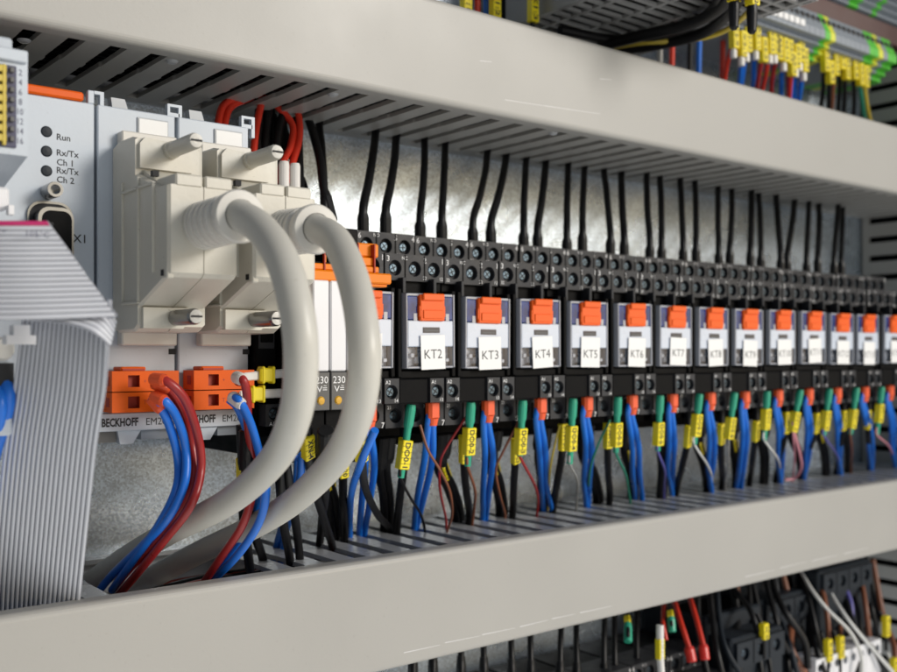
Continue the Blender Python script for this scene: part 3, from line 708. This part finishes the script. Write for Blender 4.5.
# plug wires
ZD=LZ1
def drop(p,extra=12): return V(p)+V((rn.uniform(-3,1),rn.uniform(-2,2),-extra))
pw=[('red_wire',[(152,379,281),(166,381,279),(184,398,282),(197,432,290),(201,468,292),(191,505,288),(166,538,298),(140,570,312),(118,596,330)],'red wire outermost from the left orange plug'),
    ('red_wire',[(153,382,282),(166,387,284),(181,408,288),(191,440,296),(194,474,294),(184,506,291),(158,540,302),(132,566,316),(112,590,332)],'red wire inner one from the left orange plug'),
    ('blue_wire',[(153,396,282),(166,402,280),(178,420,286),(186,450,292),(184,485,290),(168,518,292),(140,548,306),(112,575,324),(92,600,330)],'blue wire outer one from the left orange plug'),
    ('blue_wire',[(151,397,282),(161,408,282),(171,430,288),(178,460,294),(176,490,292),(158,526,296),(132,562,312),(112,590,328)],'blue wire inner one from the left orange plug'),
    ('red_wire',[(236,377,292),(243,380,288),(247,395,291),(248,425,296),(252,460,300),(252,492,301),(243,524,303),(222,556,316),(200,588,328)],'red wire from the right orange plug'),
    ('blue_wire',[(231,396,292),(240,402,290),(250,422,295),(260,456,298),(266,488,294),(260,520,300),(240,552,312),(215,578,326),(190,600,332)],'blue wire from the right orange plug'),
    ('blue_wire',[(229,399,293),(238,408,294),(247,430,299),(256,462,308),(259,492,315),(252,524,319),(230,556,324),(205,585,330)],'second blue wire from the right orange plug, mostly hidden')]
for k,(m_,pp,lb) in enumerate(pw):
    fe=('ferrule_orange' if k<4 else 'ferrule_white',5.0,1.9)
    wire(lb,[P(*p) for p in pp],1.3,m_,ferrule=fe if k!=6 else None,group='red and blue wires of the bus modules',n=14)
# small horizontal markers
for k,(u,v) in enumerate(((262,375),(258,394))):
    t=thing('wire_tag',PY(u,v,281),['white sleeve with yellow tag beside right orange plug, upper one','white sleeve with yellow tag beside right orange plug, lower one'][k],'wire tag','yellow tagged white sleeves')
    p=PY(u,v,281); b=MB(); b.obox(p+V((1,0,0)),V((7.6,0,.5 if k==0 else .1)),(0,.8,0),(0,0,1.4),'ferrule_white',.4); part(b,'sleeve',t)
    b=MB(); q=PY(u+4-k*6,v,280.5); b.obox(q,(2.6,0,0),(0,1.6,0),(0,0,2.2),'marker_yellow',.4); b.obox(q+V((-1.6,0,0)),(.5,0,0),(0,1.9,0),(0,0,2.7),'marker_yellow',.3); b.obox(q+V((1.9,0,0)),(.5,0,0),(0,1.9,0),(0,0,2.7),'marker_yellow',.3); part(b,'tag',t)
# lower wires per socket
def W(u,v,y): return PY(u,v,y)
for i in range(0,14):
    nm=names[i]; xb=XK2-WS-13.5+WS*i; rr=rn.uniform
    if i>0:
        # green ferrule, its wire and marker
        x=xb+9.2+rr(-1,.6); y=289.5; lean=rr(-2.4,1.6); gl=rr(-3,5)
        col2=['black_wire','brown_wire','red_wire','grey_wire','green_wire','violet_wire','white_wire','grey_wire','white_wire','pink_wire','violet_wire','brown_wire','pink_wire'][i-1]
        YE=328.; end=gapx(x*YE/y+(rr(4,12) if i%2 else rr(-10,0))); bow=rr(-2,2)
        num='DO0-%d'%i if i<9 else 'DO1-%d'%(i-8)
        t=thing('wire',(x,y,-19),'thin wire in a green ferrule with yellow marker %s under relay %s'%(num,nm),'wire','green ferruled wires below the relays')
        b=MB(); e=V((x+lean-.5,y+3,-42+gl)); s0=V((x,y+1,-21)); 
        b.tube([e+V((0,0,5)),e,V((x+lean+(end-x)*.45+bow,y+17,-54)),V((x+(end-x)*.85+bow,y+32,-64)),V((end,YE,-73)),V((end,YE,-84))],.55,col2,n=8); part(b,'conductor',t)
        b=MB(); d=(e-s0).normalized(); b._lathe([(.001,-3.5),(1.6,-3.3),(1.85,-1.5),(1.8,4),(1.35,5.5),(1.25,(e-s0).length),(.5,(e-s0).length+.1)],s0,d,'ferrule_green',14); part(b,'ferrule',t)
        b=MB(); marker(b,s0+d*(12.+rr(-3,3)),d,num,L=10.5,w=4.4); part(b,'wire_marker',t)
    # orange twin ferrule with two blue wires
    x=xb+18.2+rr(-.5,.5); y=289.5
    t=thing('wire_pair',(x,y,-20),'two blue wires joined in an orange ferrule under relay %s'%nm,'wires','blue wire pairs below the relays')
    b=MB(); b.obox((x,y+1.2,-20.2),(2.5,0,0),(0,1.9,0),(0,0,3.6),'ferrule_orange',1.0); b._lathe([(2.2,0),(1.6,-2.6)],(x,y+1.2,-23.2),(0,0,1),'ferrule_orange',14); part(b,'ferrule',t)
    YE=335. if i<7 else 328.
    ex=gapx(x*YE/y+rr(-9,3)); sw=rr(-1,1)
    for s_ in (-1,1):
        ee=V((ex+s_*1.2,YE+rr(-3,3),-72)); b=MB()
        b.tube([(x+s_*1.0,y+1.5,-20),(x+s_*1.15,y+2.5,-26),(x+s_*(1.7+rr(0,.6))+(ex-x)*.3+sw,y+(YE-y)*.3,-40),(x+s_*(1.7+rr(-.4,.9))+(ex-x)*.68+sw,y+(YE-y)*.68,-57),ee,ee+V((rr(-2,2),2,-14))],1.3,'blue_wire',n=12)
        part(b,'conductor',t)
    # black heat-shrunk wires from the rear tier
    x=xb+13.2+rr(-1,1); ye=338. if i<7 else 330.; ex=gapx(x*ye/314+rr(0,8))
    for s_ in (0,1):
        xx=x+s_*3.1; e2=ex+s_*3-1
        wire('black wire with thick black sleeve under relay %s, %s of two'%(nm,('left','right')[s_]),[(xx,314,-31),(xx,316,-44),(xx+(e2-xx)*.5,(314+ye)/2,-56),(e2,ye,-70),(e2,ye+1,-84)],1.75,'black_wire',ferrule=('black_wire',11+rr(-3,3),2.8),mark=([('X7-%d'%(i+1),15.+rr(-2,3),9.)] if (s_==1 and i%3!=1) else None),group='sleeved black wires below the relays')
    # yellow marked black wire
    if i not in (6,):
        x=xb+13.4+rr(-1.2,1.0); ex=gapx(x*330/306+rr(-2,12)); tx='X101-%d'%(20+i)
        wire('black wire with yellow marker %s below relay %s'%(tx,nm),[(x,300,-22),(x+.6,301,-40),(x+(ex-x)*.45,314,-54),(ex,330,-68),(ex+1,333,-82)],1.6,'black_wire',mark=[(tx,12.+rr(0,5),11.5)],group='yellow marked black wires below the relays')
# stray thin wires
wire('thin brown wire looping right of marker DO0-1',[PY(420,425,292),PY(428,450,290),PY(440,470,292),PY(450,492,298),PY(452,515,312),PY(447,532,320),PY(446,545,320)],.5,'brown_wire')
wire('thin dark red wire leaning from marker DO0-2 to the duct',[PY(466,417,293),PY(445,450,298),PY(440,465,302),PY(440,490,308),PY(446,520,322),PY(446,540,325)],.5,'red_wire')
wire('thin brown wire leaning from marker DO0-3 to the duct',[PY(519,421,293),PY(503,452,297),PY(496,470,302),PY(500,495,310),PY(505,514,330),PY(505,530,330)],.5,'brown_wire')
wire('thin yellow wire left of marker DO0-4',[PY(560,425,296),PY(556,440,298),PY(550,470,310),PY(548,505,335),PY(548,520,335)],.45,'yellow_wire')
wire('thin green wire leaving the right of marker DO0-4',[PY(610,420,296),PY(598,445,298),PY(590,470,310),PY(588,500,335),PY(588,515,335)],.5,'green_wire')
wire('pink wire curling into the duct under relay KT11',[PY(794,432,296),PY(800,455,300),PY(801,468,305),PY(795,478,310),PY(785,480,312)],.8,'pink_wire')
# wires around the beige cables
ex=[('black_wire',[(247,430,300),(246,470,300),(250,520,318),(262,556,350),(270,590,352)],'thick black sleeved wire just right of the right plug'),
    ('black_wire',[(276,432,300),(279,470,302),(283,520,328),(290,560,350),(292,590,352)],'dark wire between the beige cables, left'),
    ('black_wire',[(284,430,304),(287,470,306),(296,525,336),(300,560,354),(302,590,356)],'dark wire between the beige cables, middle'),
    ('blue_wire',[(302,455,300),(300,480,312),(293,505,335),(284,540,370),(280,566,376)],'blue wire between the two beige cables'),
    ('blue_wire',[(298,458,303),(296,480,315),(288,505,338),(278,540,372),(272,566,378)],'second blue wire between the two beige cables'),
    ('black_wire',[(326,430,290),(325,465,302),(325,495,335),(322,520,370),(318,562,392)],'thick black sleeved wire under the slim relays'),
    ('blue_wire',[(375,430,296),(362,460,306),(352,490,345),(350,515,386),(350,560,402)],'single blue wire just right of the right beige cable')]
for k,(m_,pp,lb) in enumerate(ex):
    wire(lb,[P(*p) for p in pp],1.5 if m_=='black_wire' else 1.25,m_,ferrule=('black_wire',12,2.6) if k in(0,5) else None)
wire('black wire with yellow marker XN-4 under the slim relays',[P(308,426,292),P(309,460,300),P(318,500,335),P(332,545,374),P(336,572,384)],1.5,'black_wire',mark=[('XN-4',7,9.)])
wire('black wire with yellow marker 20 beside the right beige cable',[P(363,430,300),P(362,462,312),P(366,490,345),P(378,515,384),P(390,530,408),P(396,556,414)],1.4,'black_wire',mark=[('X101-20',9,11.)])
wire('black wire with yellow marker 1 near the right orange plug',[P(241,425,306),P(243,468,308),P(244,520,322),P(250,570,340)],1.6,'black_wire',mark=[('XN-1',14,8.)])
# filler wires added inside the lower duct to keep its openings dark
for k in range(14):
    z=-84+rn.uniform(-6,3); y=297+k*4.2; cm=['black_wire','black_wire','blue_wire','black_wire','black_wire','black_wire','orange_dark'][k%7]
    wire('%s filler wire added to darken the lower duct, row %s from the front'%(['black','black','blue','black','black','black','dark orange'][k%7],ordw[k]),[(-90,y,z),(20,y+3,z+3),(100,y-2,z-1),(160,y+3,z+3),(240,y,z-1),(400,y+2,z+1),(620,y,z)],2.3,cm,group='added filler wires darkening the lower duct')
# dense filler wires added above the fingers so the slots stay dark
for k in range(14):
    z=98.6+rn.uniform(0,1.2); y=294.5+k*4.5
    wire('black filler wire added to darken the upper duct, row %s from the front'%ordw[k],[(-90,y,z),(60,y+.6,z+.6),(150,y-.6,z),(300,y+.6,z+.6),(450,y,z),(620,y,z)],2.3,'black_wire',group='added filler wires darkening the upper duct')
# ------------------------------------------------------------------ below the lower duct
for k,u in enumerate((413,433,461,484,512,531,560,577,604,615,637)):
    jj=rn.uniform(-2,2); b=[PY(u,712,317),PY(u,675,318),PY(u+jj*.5,640,323),PY(u+1+jj,612,331),PY(u+2+jj,585,337)]
    wire('black wire below the lower duct, number %s from the left'%['one','two','three','four','five','six','seven','eight','nine','ten','eleven'][k],b,1.4,'black_wire',ferrule=('black_wire',22,2.1),group='black wires below the lower duct')
def hang(lb,pp,y,r,m_,fer=None,mark=None,name='wire'): return wire(lb,[PY(u,v,yy) for (u,v,yy) in pp],r,m_,ferrule=fer,mark=mark,name=name)
hang('red wire with red ferrule below the duct, left of the bright pair',[(692,662,296),(689,648,298),(680,620,306),(674,600,318),(670,585,322)],0,1.3,'bright_red',('ferrule_red',7,2.4))
hang('red wire with red ferrule below the duct, right of the bright pair',[(705,660,296),(703,645,298),(696,618,306),(689,595,318),(685,580,322)],0,1.3,'bright_red',('ferrule_red',7,2.4))
hang('orange-red wire beside the green ferrule below the duct',[(666,640,300),(663,622,304),(664,600,318),(666,588,322)],0,1.0,'bright_red')
hang('white ferruled wire with yellow marker below the duct',[(661,672,292),(660,655,293),(660,625,294)],0,1.7,'ferrule_white',None,[('1-NX',10,9.)])
hang('green ferrule with yellow marker below the duct, left one',[(628,642,300),(628,628,302),(626,600,318),(626,590,320)],0,.9,'black_wire',('ferrule_green',9,1.9),[('DO',12,5.)])
hang('green ferrule with yellow marker below the duct, right one',[(672,632,300),(671,618,302),(668,595,318),(668,585,320)],0,.9,'black_wire',('ferrule_green',7,1.9),[('DO',9,5.)])
low=[('black_wire',[(758,632,300),(750,610,306),(738,594,320),(730,580,325)],1.5,'dark wire arching left over the contactor'),
 ('black_wire',[(808,668,300),(804,640,302),(785,612,308),(775,590,320),(772,575,325)],1.8,'thick dark wire ending at the big contactor screw'),
 ('black_wire',[(800,665,304),(782,640,306),(775,615,310),(768,590,320),(765,575,325)],1.5,'dark wire left of the thick one at the contactor'),
 ('black_wire',[(822,655,304),(816,630,306),(809,600,314),(800,575,326)],1.4,'dark wire behind the white curved one'),
 ('brown_wire',[(829,640,304),(827,615,306),(822,590,314),(812,568,326)],1.4,'brown wire left below the lower duct'),
 ('white_wire',[(862,680,292),(861,655,294),(850,632,298),(828,610,306),(812,590,314),(800,570,326)],1.0,'white wire curving down, left one'),
 ('white_wire',[(893,672,292),(872,648,296),(850,622,300),(832,595,312),(822,572,326)],1.0,'white wire running diagonally to bottom right'),
 ('black_wire',[(890,680,296),(877,655,298),(856,630,302),(846,600,314),(836,570,326)],1.9,'thick black wire parallel to the diagonal white wire'),
 ('brown_wire',[(869,636,304),(866,610,306),(862,585,314),(856,560,326)],1.5,'brown wire right below the lower duct'),
 ('violet_wire',[(852,620,308),(850,600,312),(840,580,320),(830,566,328)],1.4,'dark bluish wire behind the white ones'),
 ('black_wire',[(862,640,306),(858,610,310),(852,585,318),(846,562,328)],1.4,'dark wire beside the right brown wire'),
 ('black_wire',[(878,636,310),(872,610,312),(868,590,320),(866,556,330)],1.4,'rightmost dark wire below the duct')]
for k in range(20):
    u=705+k*9.5+rn.uniform(-5,5); yy=306+rn.uniform(0,10)
    low.append((['black_wire','black_wire','bluish_dark','black_wire','brown_wire'][k%5],[(u+rn.uniform(5,30),690,yy-12),(u+rn.uniform(0,16),650,yy-6),(u+rn.uniform(-5,5),615,yy+8),(u-rn.uniform(3,12),560,330)],rn.uniform(1.2,2.1),'%s wire in the tangle below the lower duct, position %s from left'%(['black','black','dark blue','black','brown'][k%5],ordw[k])))
for m_,pp,r,lb in low: hang(lb,pp,0,r,m_)
for k,(u,v,s_) in enumerate(((764,631,-1),(828,650,-1),(840,647,-1),(864,580,-1),(886,626,-1),(894,668,-1))):
    p=PY(u,v,298 if k!=3 else 318); t=thing('wire_marker',p,['yellow wire marker standing on the dark contactor','tall yellow marker left of the white terminals','yellow marker second above the white terminals','yellow marker high behind the right brown wire','yellow marker at right edge below the duct','yellow marker at the bottom right corner'][k],'wire marker','yellow wire markers below the duct')
    b=MB(); b.tube([p+V((0,0,-14)),p+V((0,.5,0)),p+V((0,4,8))],1.0,'black_wire' if k!=5 else 'white_wire',n=8); part(b,'wire_end',t)
    b=MB(); marker(b,p,(0.05,0,-1),['X3','X101','X102','X7','X104','X105'][k],L=8 if k in(0,3) else 12,w=4.2); part(b,'sleeve',t)
# contactors
def contactor(x0,x1,zt,label,y0=300,scr=True):
    t=thing('contactor',((x0+x1)/2,330,zt-30),label,'contactor','dark contactors below the lower duct')
    b=MB(); b.box(x0,x1,y0+14,356,zt-70,zt,'bluish_dark',1.0); b.box(x0+1,x1-1,y0,y0+14,zt-70,zt-8,'bluish_dark',1.2)
    for k in range(int((x1-x0)/3)): b.box(x0+1.5+k*3,x0+2.6+k*3,y0+18,y0+40,zt-.2,zt+.8,'black_plastic',.2)
    part(b,'housing',t)
    n=max(1,int((x1-x0)/14)); w=(x1-x0-6)/n
    termblock(t,'terminal_row',x0+3,x1-3,y0-2,y0,zt-22,zt-10,[x0+3+w*(k+.5) for k in range(n)],zt-16,3.2,[],[],'bluish_dark')
contactor(412,458,-132,'broad dark contactor right of the red ferrules below the duct')
contactor(463,508,-124,'tall dark contactor behind the white wires',y0=318)
contactor(512,570,-114,'dark ribbed contactor at the right edge below the duct',y0=314)
for k in range(8):
    x=484+k*8.4; t=thing('terminal_block',(x,300,-150),'pale grey terminal block at bottom right, number %s from the left'%['one','two','three','four','five','six','seven','eight'][k],'terminal block','pale terminal blocks at bottom right')
    termblock(t,'terminal_body',x,x+8,298,312,-190,-163,[x+4],-168,2.4,[],[],'white_plastic')
# ------------------------------------------------------------------ above the upper duct
t=thing('perforated_duct',(345,300,152),'dark grey perforated duct crossing above the upper duct near the top','wiring duct')
b=MB(); xa,xb_=306.,384.; yA,yB=236.,345.; zz=150.
for x in (xa,xa+11,xa+30,xa+49,xa+66,xb_-3): b.box(x,x+2,yA,yB,zz,zz+1.4,'dark_duct')
y=yA; k=0
while y<yB: b.box(xa,xb_,y,y+2.0,zz+.02,zz+1.38,'dark_duct'); y+=6.6
b.box(xa-1,xa,yA,yB,zz,zz+30,'dark_duct'); b.box(xb_,xb_+1,yA,yB,zz,zz+30,'dark_duct'); part(b,'perforated_base',t)
b=MB(); b.box(xa+.1,xb_-.1,yA+.1,yB+14,zz+4,zz+35.4,'black_plastic'); part(b,'duct_cover',t)  # black block filling the duct, added so the holes show dark
for k,(pp,m_,lb,r) in enumerate([([(560,30),(620,40),(680,30),(712,10),(722,-10)],'black_wire','black cable sagging inside the perforated duct near its left end',2.2),
    ([(600,46),(640,36),(690,24),(720,8),(735,-12)],'black_wire','thick black cable under the perforated duct, upper',2.6),
    ([(600,52),(650,46),(700,34),(726,16),(745,-10)],'black_wire','thick black cable under the perforated duct, lower',2.6),
    ([(590,52),(640,43),(690,40),(726,30),(752,8),(760,-8)],'yellow_wire','yellow green earth wire under the perforated duct',1.25)]):
    pts=[PZ(u,v,144.+(k==0)*2) for u,v in pp]; wire(lb,pts,r,m_)
for k,(u,v) in enumerate(((734,10),(752,14))):
    p=P(u,v,400); t=thing('wire',p,['black wire end with yellow marker hanging at top, left one','black wire end with yellow marker hanging at top, right one'][k],'wire','hanging black wire ends')
    b=MB(); b._lathe([(1.0,10),(1.9,8),(2.2,0),(1.8,-7),(1.0,-8),(.001,-8)],p,(0,.0,1),'black_wire',12); part(b,'sleeve',t); b=MB(); marker(b,p+V((0,0,6)),(.1,0,-1),'X2',L=5.5,w=5); part(b,'wire_marker',t)
# terminal strips
def strip(y,zb,x0,x1,label_fn,group,sp=5.2,scale=1.0,cols=None):
    n=int((x1-x0)/sp)
    for k in range(n):
        x=x0+k*sp; c=cols(k,n); t=thing('terminal_block',(x+sp/2,y,zb),label_fn(k,c),'terminal block',group)
        b=MB(); pr=[(y,zb),(y-5,zb+.6),(y-4,zb+3.2),(y-8,zb+3.8),(y-7,zb+6.2),(y-11.5,zb+6.8),(y-10.5,zb+9.2),(y-15,zb+9.8),(y-15,zb+14),(y-10,zb+25),(y-4,zb+27),(y+30,zb+27),(y+30,zb)]
        b.prism([(py,pz) for py,pz in pr],'x',x+.12,x+sp-.12,c)
        b.box(x+1.3,x+sp-1.3,y-12.8,y-10.6,zb+18.6,zb+21.6,'gap')
        
        part(b,'housing',t)
        if 4<k<11 and c=='terminal_grey':
            b=MB(); b.box(x+.5,x+sp-.5,y-16.0,y-14.6,zb+12.0,zb+15.6,'print_white',.2); part(b,'marker_tag',t)
cn=lambda c:{'terminal_grey':'grey','terminal_green':'green','yg_yellow':'yellow','terminal_brown':'dark red'}[c]
def ca(k,n): return 'terminal_green' if k in (15,24,25,28,29) else ('yg_yellow' if k in (16,26) else 'terminal_grey')
strip(322,166,430,590,lambda k,c:'%s terminal block in the lower strip at top right, position %s from left'%(cn(c),ordw[k]),'terminal blocks of the lower strip',cols=ca)
def cb(k,n): return 'terminal_green' if k in (9,17,18,22) else ('yg_yellow' if k in(10,) else ('terminal_brown' if k in(11,12) else 'terminal_grey'))
strip(322,206,462,620,lambda k,c:'%s terminal block in the upper strip at top right corner, position %s from left'%(cn(c),ordw[k]),'terminal blocks of the upper strip',cols=cb)
b=MB(); b.box(425,620,352,361.9,170,205,'steel'); solo(b,'din_rail',(520,357,188),'steel mounting rail behind the terminal strips at top right','mounting rail')
b=MB(); b.box(425,620,318,340,193,205,'terminal_brown',.5); solo(b,'terminal_cover',(520,330,199),'dark red cover strip between the two terminal strips','cover')
up=[(741,50,'blue_wire',-5,1),(762,56,'red_wire',-7,0),(774,48,'blue_wire',-3,1),(791,70,'bright_red',-3,0),(799,56,'blue_wire',-5,1),(829,78,'black_wire',-3,0),(840,64,'black_wire',-2,0),(853,74,'black_wire',0,0),(733,42,'bright_red',-10,1),(746,46,'blue_wire',-6,1),(755,44,'blue_wire',-2,1),(769,48,'bright_red',-8,1),(777,54,'red_wire',-6,0),(783,56,'blue_wire',-2,1),(788,58,'red_wire',0,0),(795,62,'blue_wire',-4,1),(803,66,'blue_wire',-6,1),(824,66,'black_wire',-4,0),(834,70,'brown_wire',-3,0),(845,74,'black_wire',-2,0),(859,80,'green_wire',6,0),(864,82,'yellow_wire',8,0)]
for k,(u,v,m_,sh,wf) in enumerate(up):
    y=318; a=PY(u,v-16,y-3); mI=PY(u,v,y-3); lo=PY(u+sh,v+50,y+12)
    t=thing('wire',a,'%s wire with yellow marker below the upper-right terminals, position %s from left'%(m_.split('_')[0] if m_!='bright_red' else 'red',ordw[k]),'wire','marked wires under the terminal strip')
    b=MB(); b.tube([mI+V((0,0,10)),mI,mI*.5+lo*.5+V((rn.uniform(-2,2),0,0)),lo,lo+V((0,0,-20))],1.35,m_,n=8); part(b,'conductor',t)
    b=MB(); marker(b,mI+V((0,-.5,3)),(.05,0,-1),'X%d:%d'%(2,k+1),L=13,w=4.6); part(b,'wire_marker',t)
    if wf: b=MB(); b._lathe([(1.0,0),(1.7,-1),(1.7,-5),(.8,-5.2)],mI+V((0,-.3,-3.5)),(0,0,1),'ferrule_white',10); part(b,'ferrule',t)
more=[(672,'bright_red',52),(690,'black_wire',50),(699,'blue_wire',50),(723,'bright_red',40),(660,'grey_wire',50),(487,'blue_wire',-30),(478,'bright_red',-30),(470,'black_wire',-30),(862,'black_wire',100)]
for k,(u,m_,v) in enumerate(more):
    a=PY(u+2,v-45,322); c=PY(u,v,326); d=PY(u-1,v+70,330)
    wire('%s wire rising behind the upper duct, %s'%(m_.split('_')[0].replace('bright','red'),['left of the blue one under the perforated duct','thin, under the perforated duct','under the perforated duct','curving left of the yellow markers','leftmost under the perforated duct','at the top edge by the yellow marker','at the top edge left of the blue one','at the top edge leftmost','at far right below the terminals'][k]),[a,c,d],1.4,m_)
for k,(u,v) in enumerate(((466,-2),(495,4),(533,8))):
    p=PY(u,v,322); t=thing('wire_marker',p,['yellow wire marker at the top edge, leftmost','yellow wire marker at the top edge, middle','blurred yellow marker left of the perforated duct'][k],'wire marker','yellow markers at the top edge')
    b=MB(); b.tube([p+V((0,0,40)),p,p+V((0,3,-30))],1.1,'black_wire',n=8); part(b,'wire_end',t); b=MB(); marker(b,p,(0,0,-1),'X1:%d'%(k+1),L=13,w=4.4); part(b,'sleeve',t)
# ------------------------------------------------------------------ camera, light
cd=bpy.data.cameras.new('camera'); cam=bpy.data.objects.new('camera',cd); col.objects.link(cam)
cam.matrix_world=Matrix(((R.x,U.x,-F.x,0),(R.y,U.y,-F.y,0),(R.z,U.z,-F.z,0),(0,0,0,1)))
cd.sensor_width=36; cd.lens=FP/897*36; cd.shift_y=(HZ-336)/897; cd.clip_start=.005; cd.clip_end=50
cd.dof.use_dof=True; cd.dof.focus_distance=.315; cd.dof.aperture_fstop=15
scene.camera=cam
SUN_EL,SUN_AZ=20.,-58.      # direction towards the sun, azimuth measured from +X towards +Y
sl=bpy.data.lights.new('sun','SUN'); so=bpy.data.objects.new('sun',sl); col.objects.link(so)
sl.energy=1.8; sl.angle=math.radians(20); sl.color=(1,.96,.90)
e,a=math.radians(SUN_EL),math.radians(SUN_AZ)
sd=V((math.cos(e)*math.cos(a),math.cos(e)*math.sin(a),math.sin(e)))
so.rotation_euler=sd.to_track_quat('Z','Y').to_euler()
w=bpy.data.worlds.new('World'); scene.world=w; w.use_nodes=True; n=w.node_tree.nodes; l=w.node_tree.links
sky=n.new('ShaderNodeTexSky'); sky.sky_type='NISHITA'; sky.sun_disc=False; sky.sun_elevation=e; sky.sun_rotation=math.pi/2-a; sky.air_density=1; sky.dust_density=1
bg=n['Background']; bg.inputs['Strength'].default_value=.075
tc=n.new('ShaderNodeTexCoord'); sx=n.new('ShaderNodeSeparateXYZ'); l.new(tc.outputs['Generated'],sx.inputs[0])
mr=n.new('ShaderNodeMapRange'); mr.inputs[1].default_value=-.06; mr.inputs[2].default_value=.03; l.new(sx.outputs['Z'],mr.inputs[0])
mx=n.new('ShaderNodeMix'); mx.data_type='RGBA'; mx.inputs[6].default_value=(12.,12.,11.8,1)     # unseen ground glow below the horizon, raised to brighten undersides
l.new(mr.outputs[0],mx.inputs[0]); l.new(sky.outputs[0],mx.inputs[7]); l.new(mx.outputs[2],bg.inputs['Color'])
scene.view_settings.view_transform='Standard'; scene.view_settings.look='None'; scene.view_settings.exposure=.13; scene.view_settings.gamma=1
scene.render.engine='CYCLES'
scene.render.resolution_x=1024; scene.render.resolution_y=767
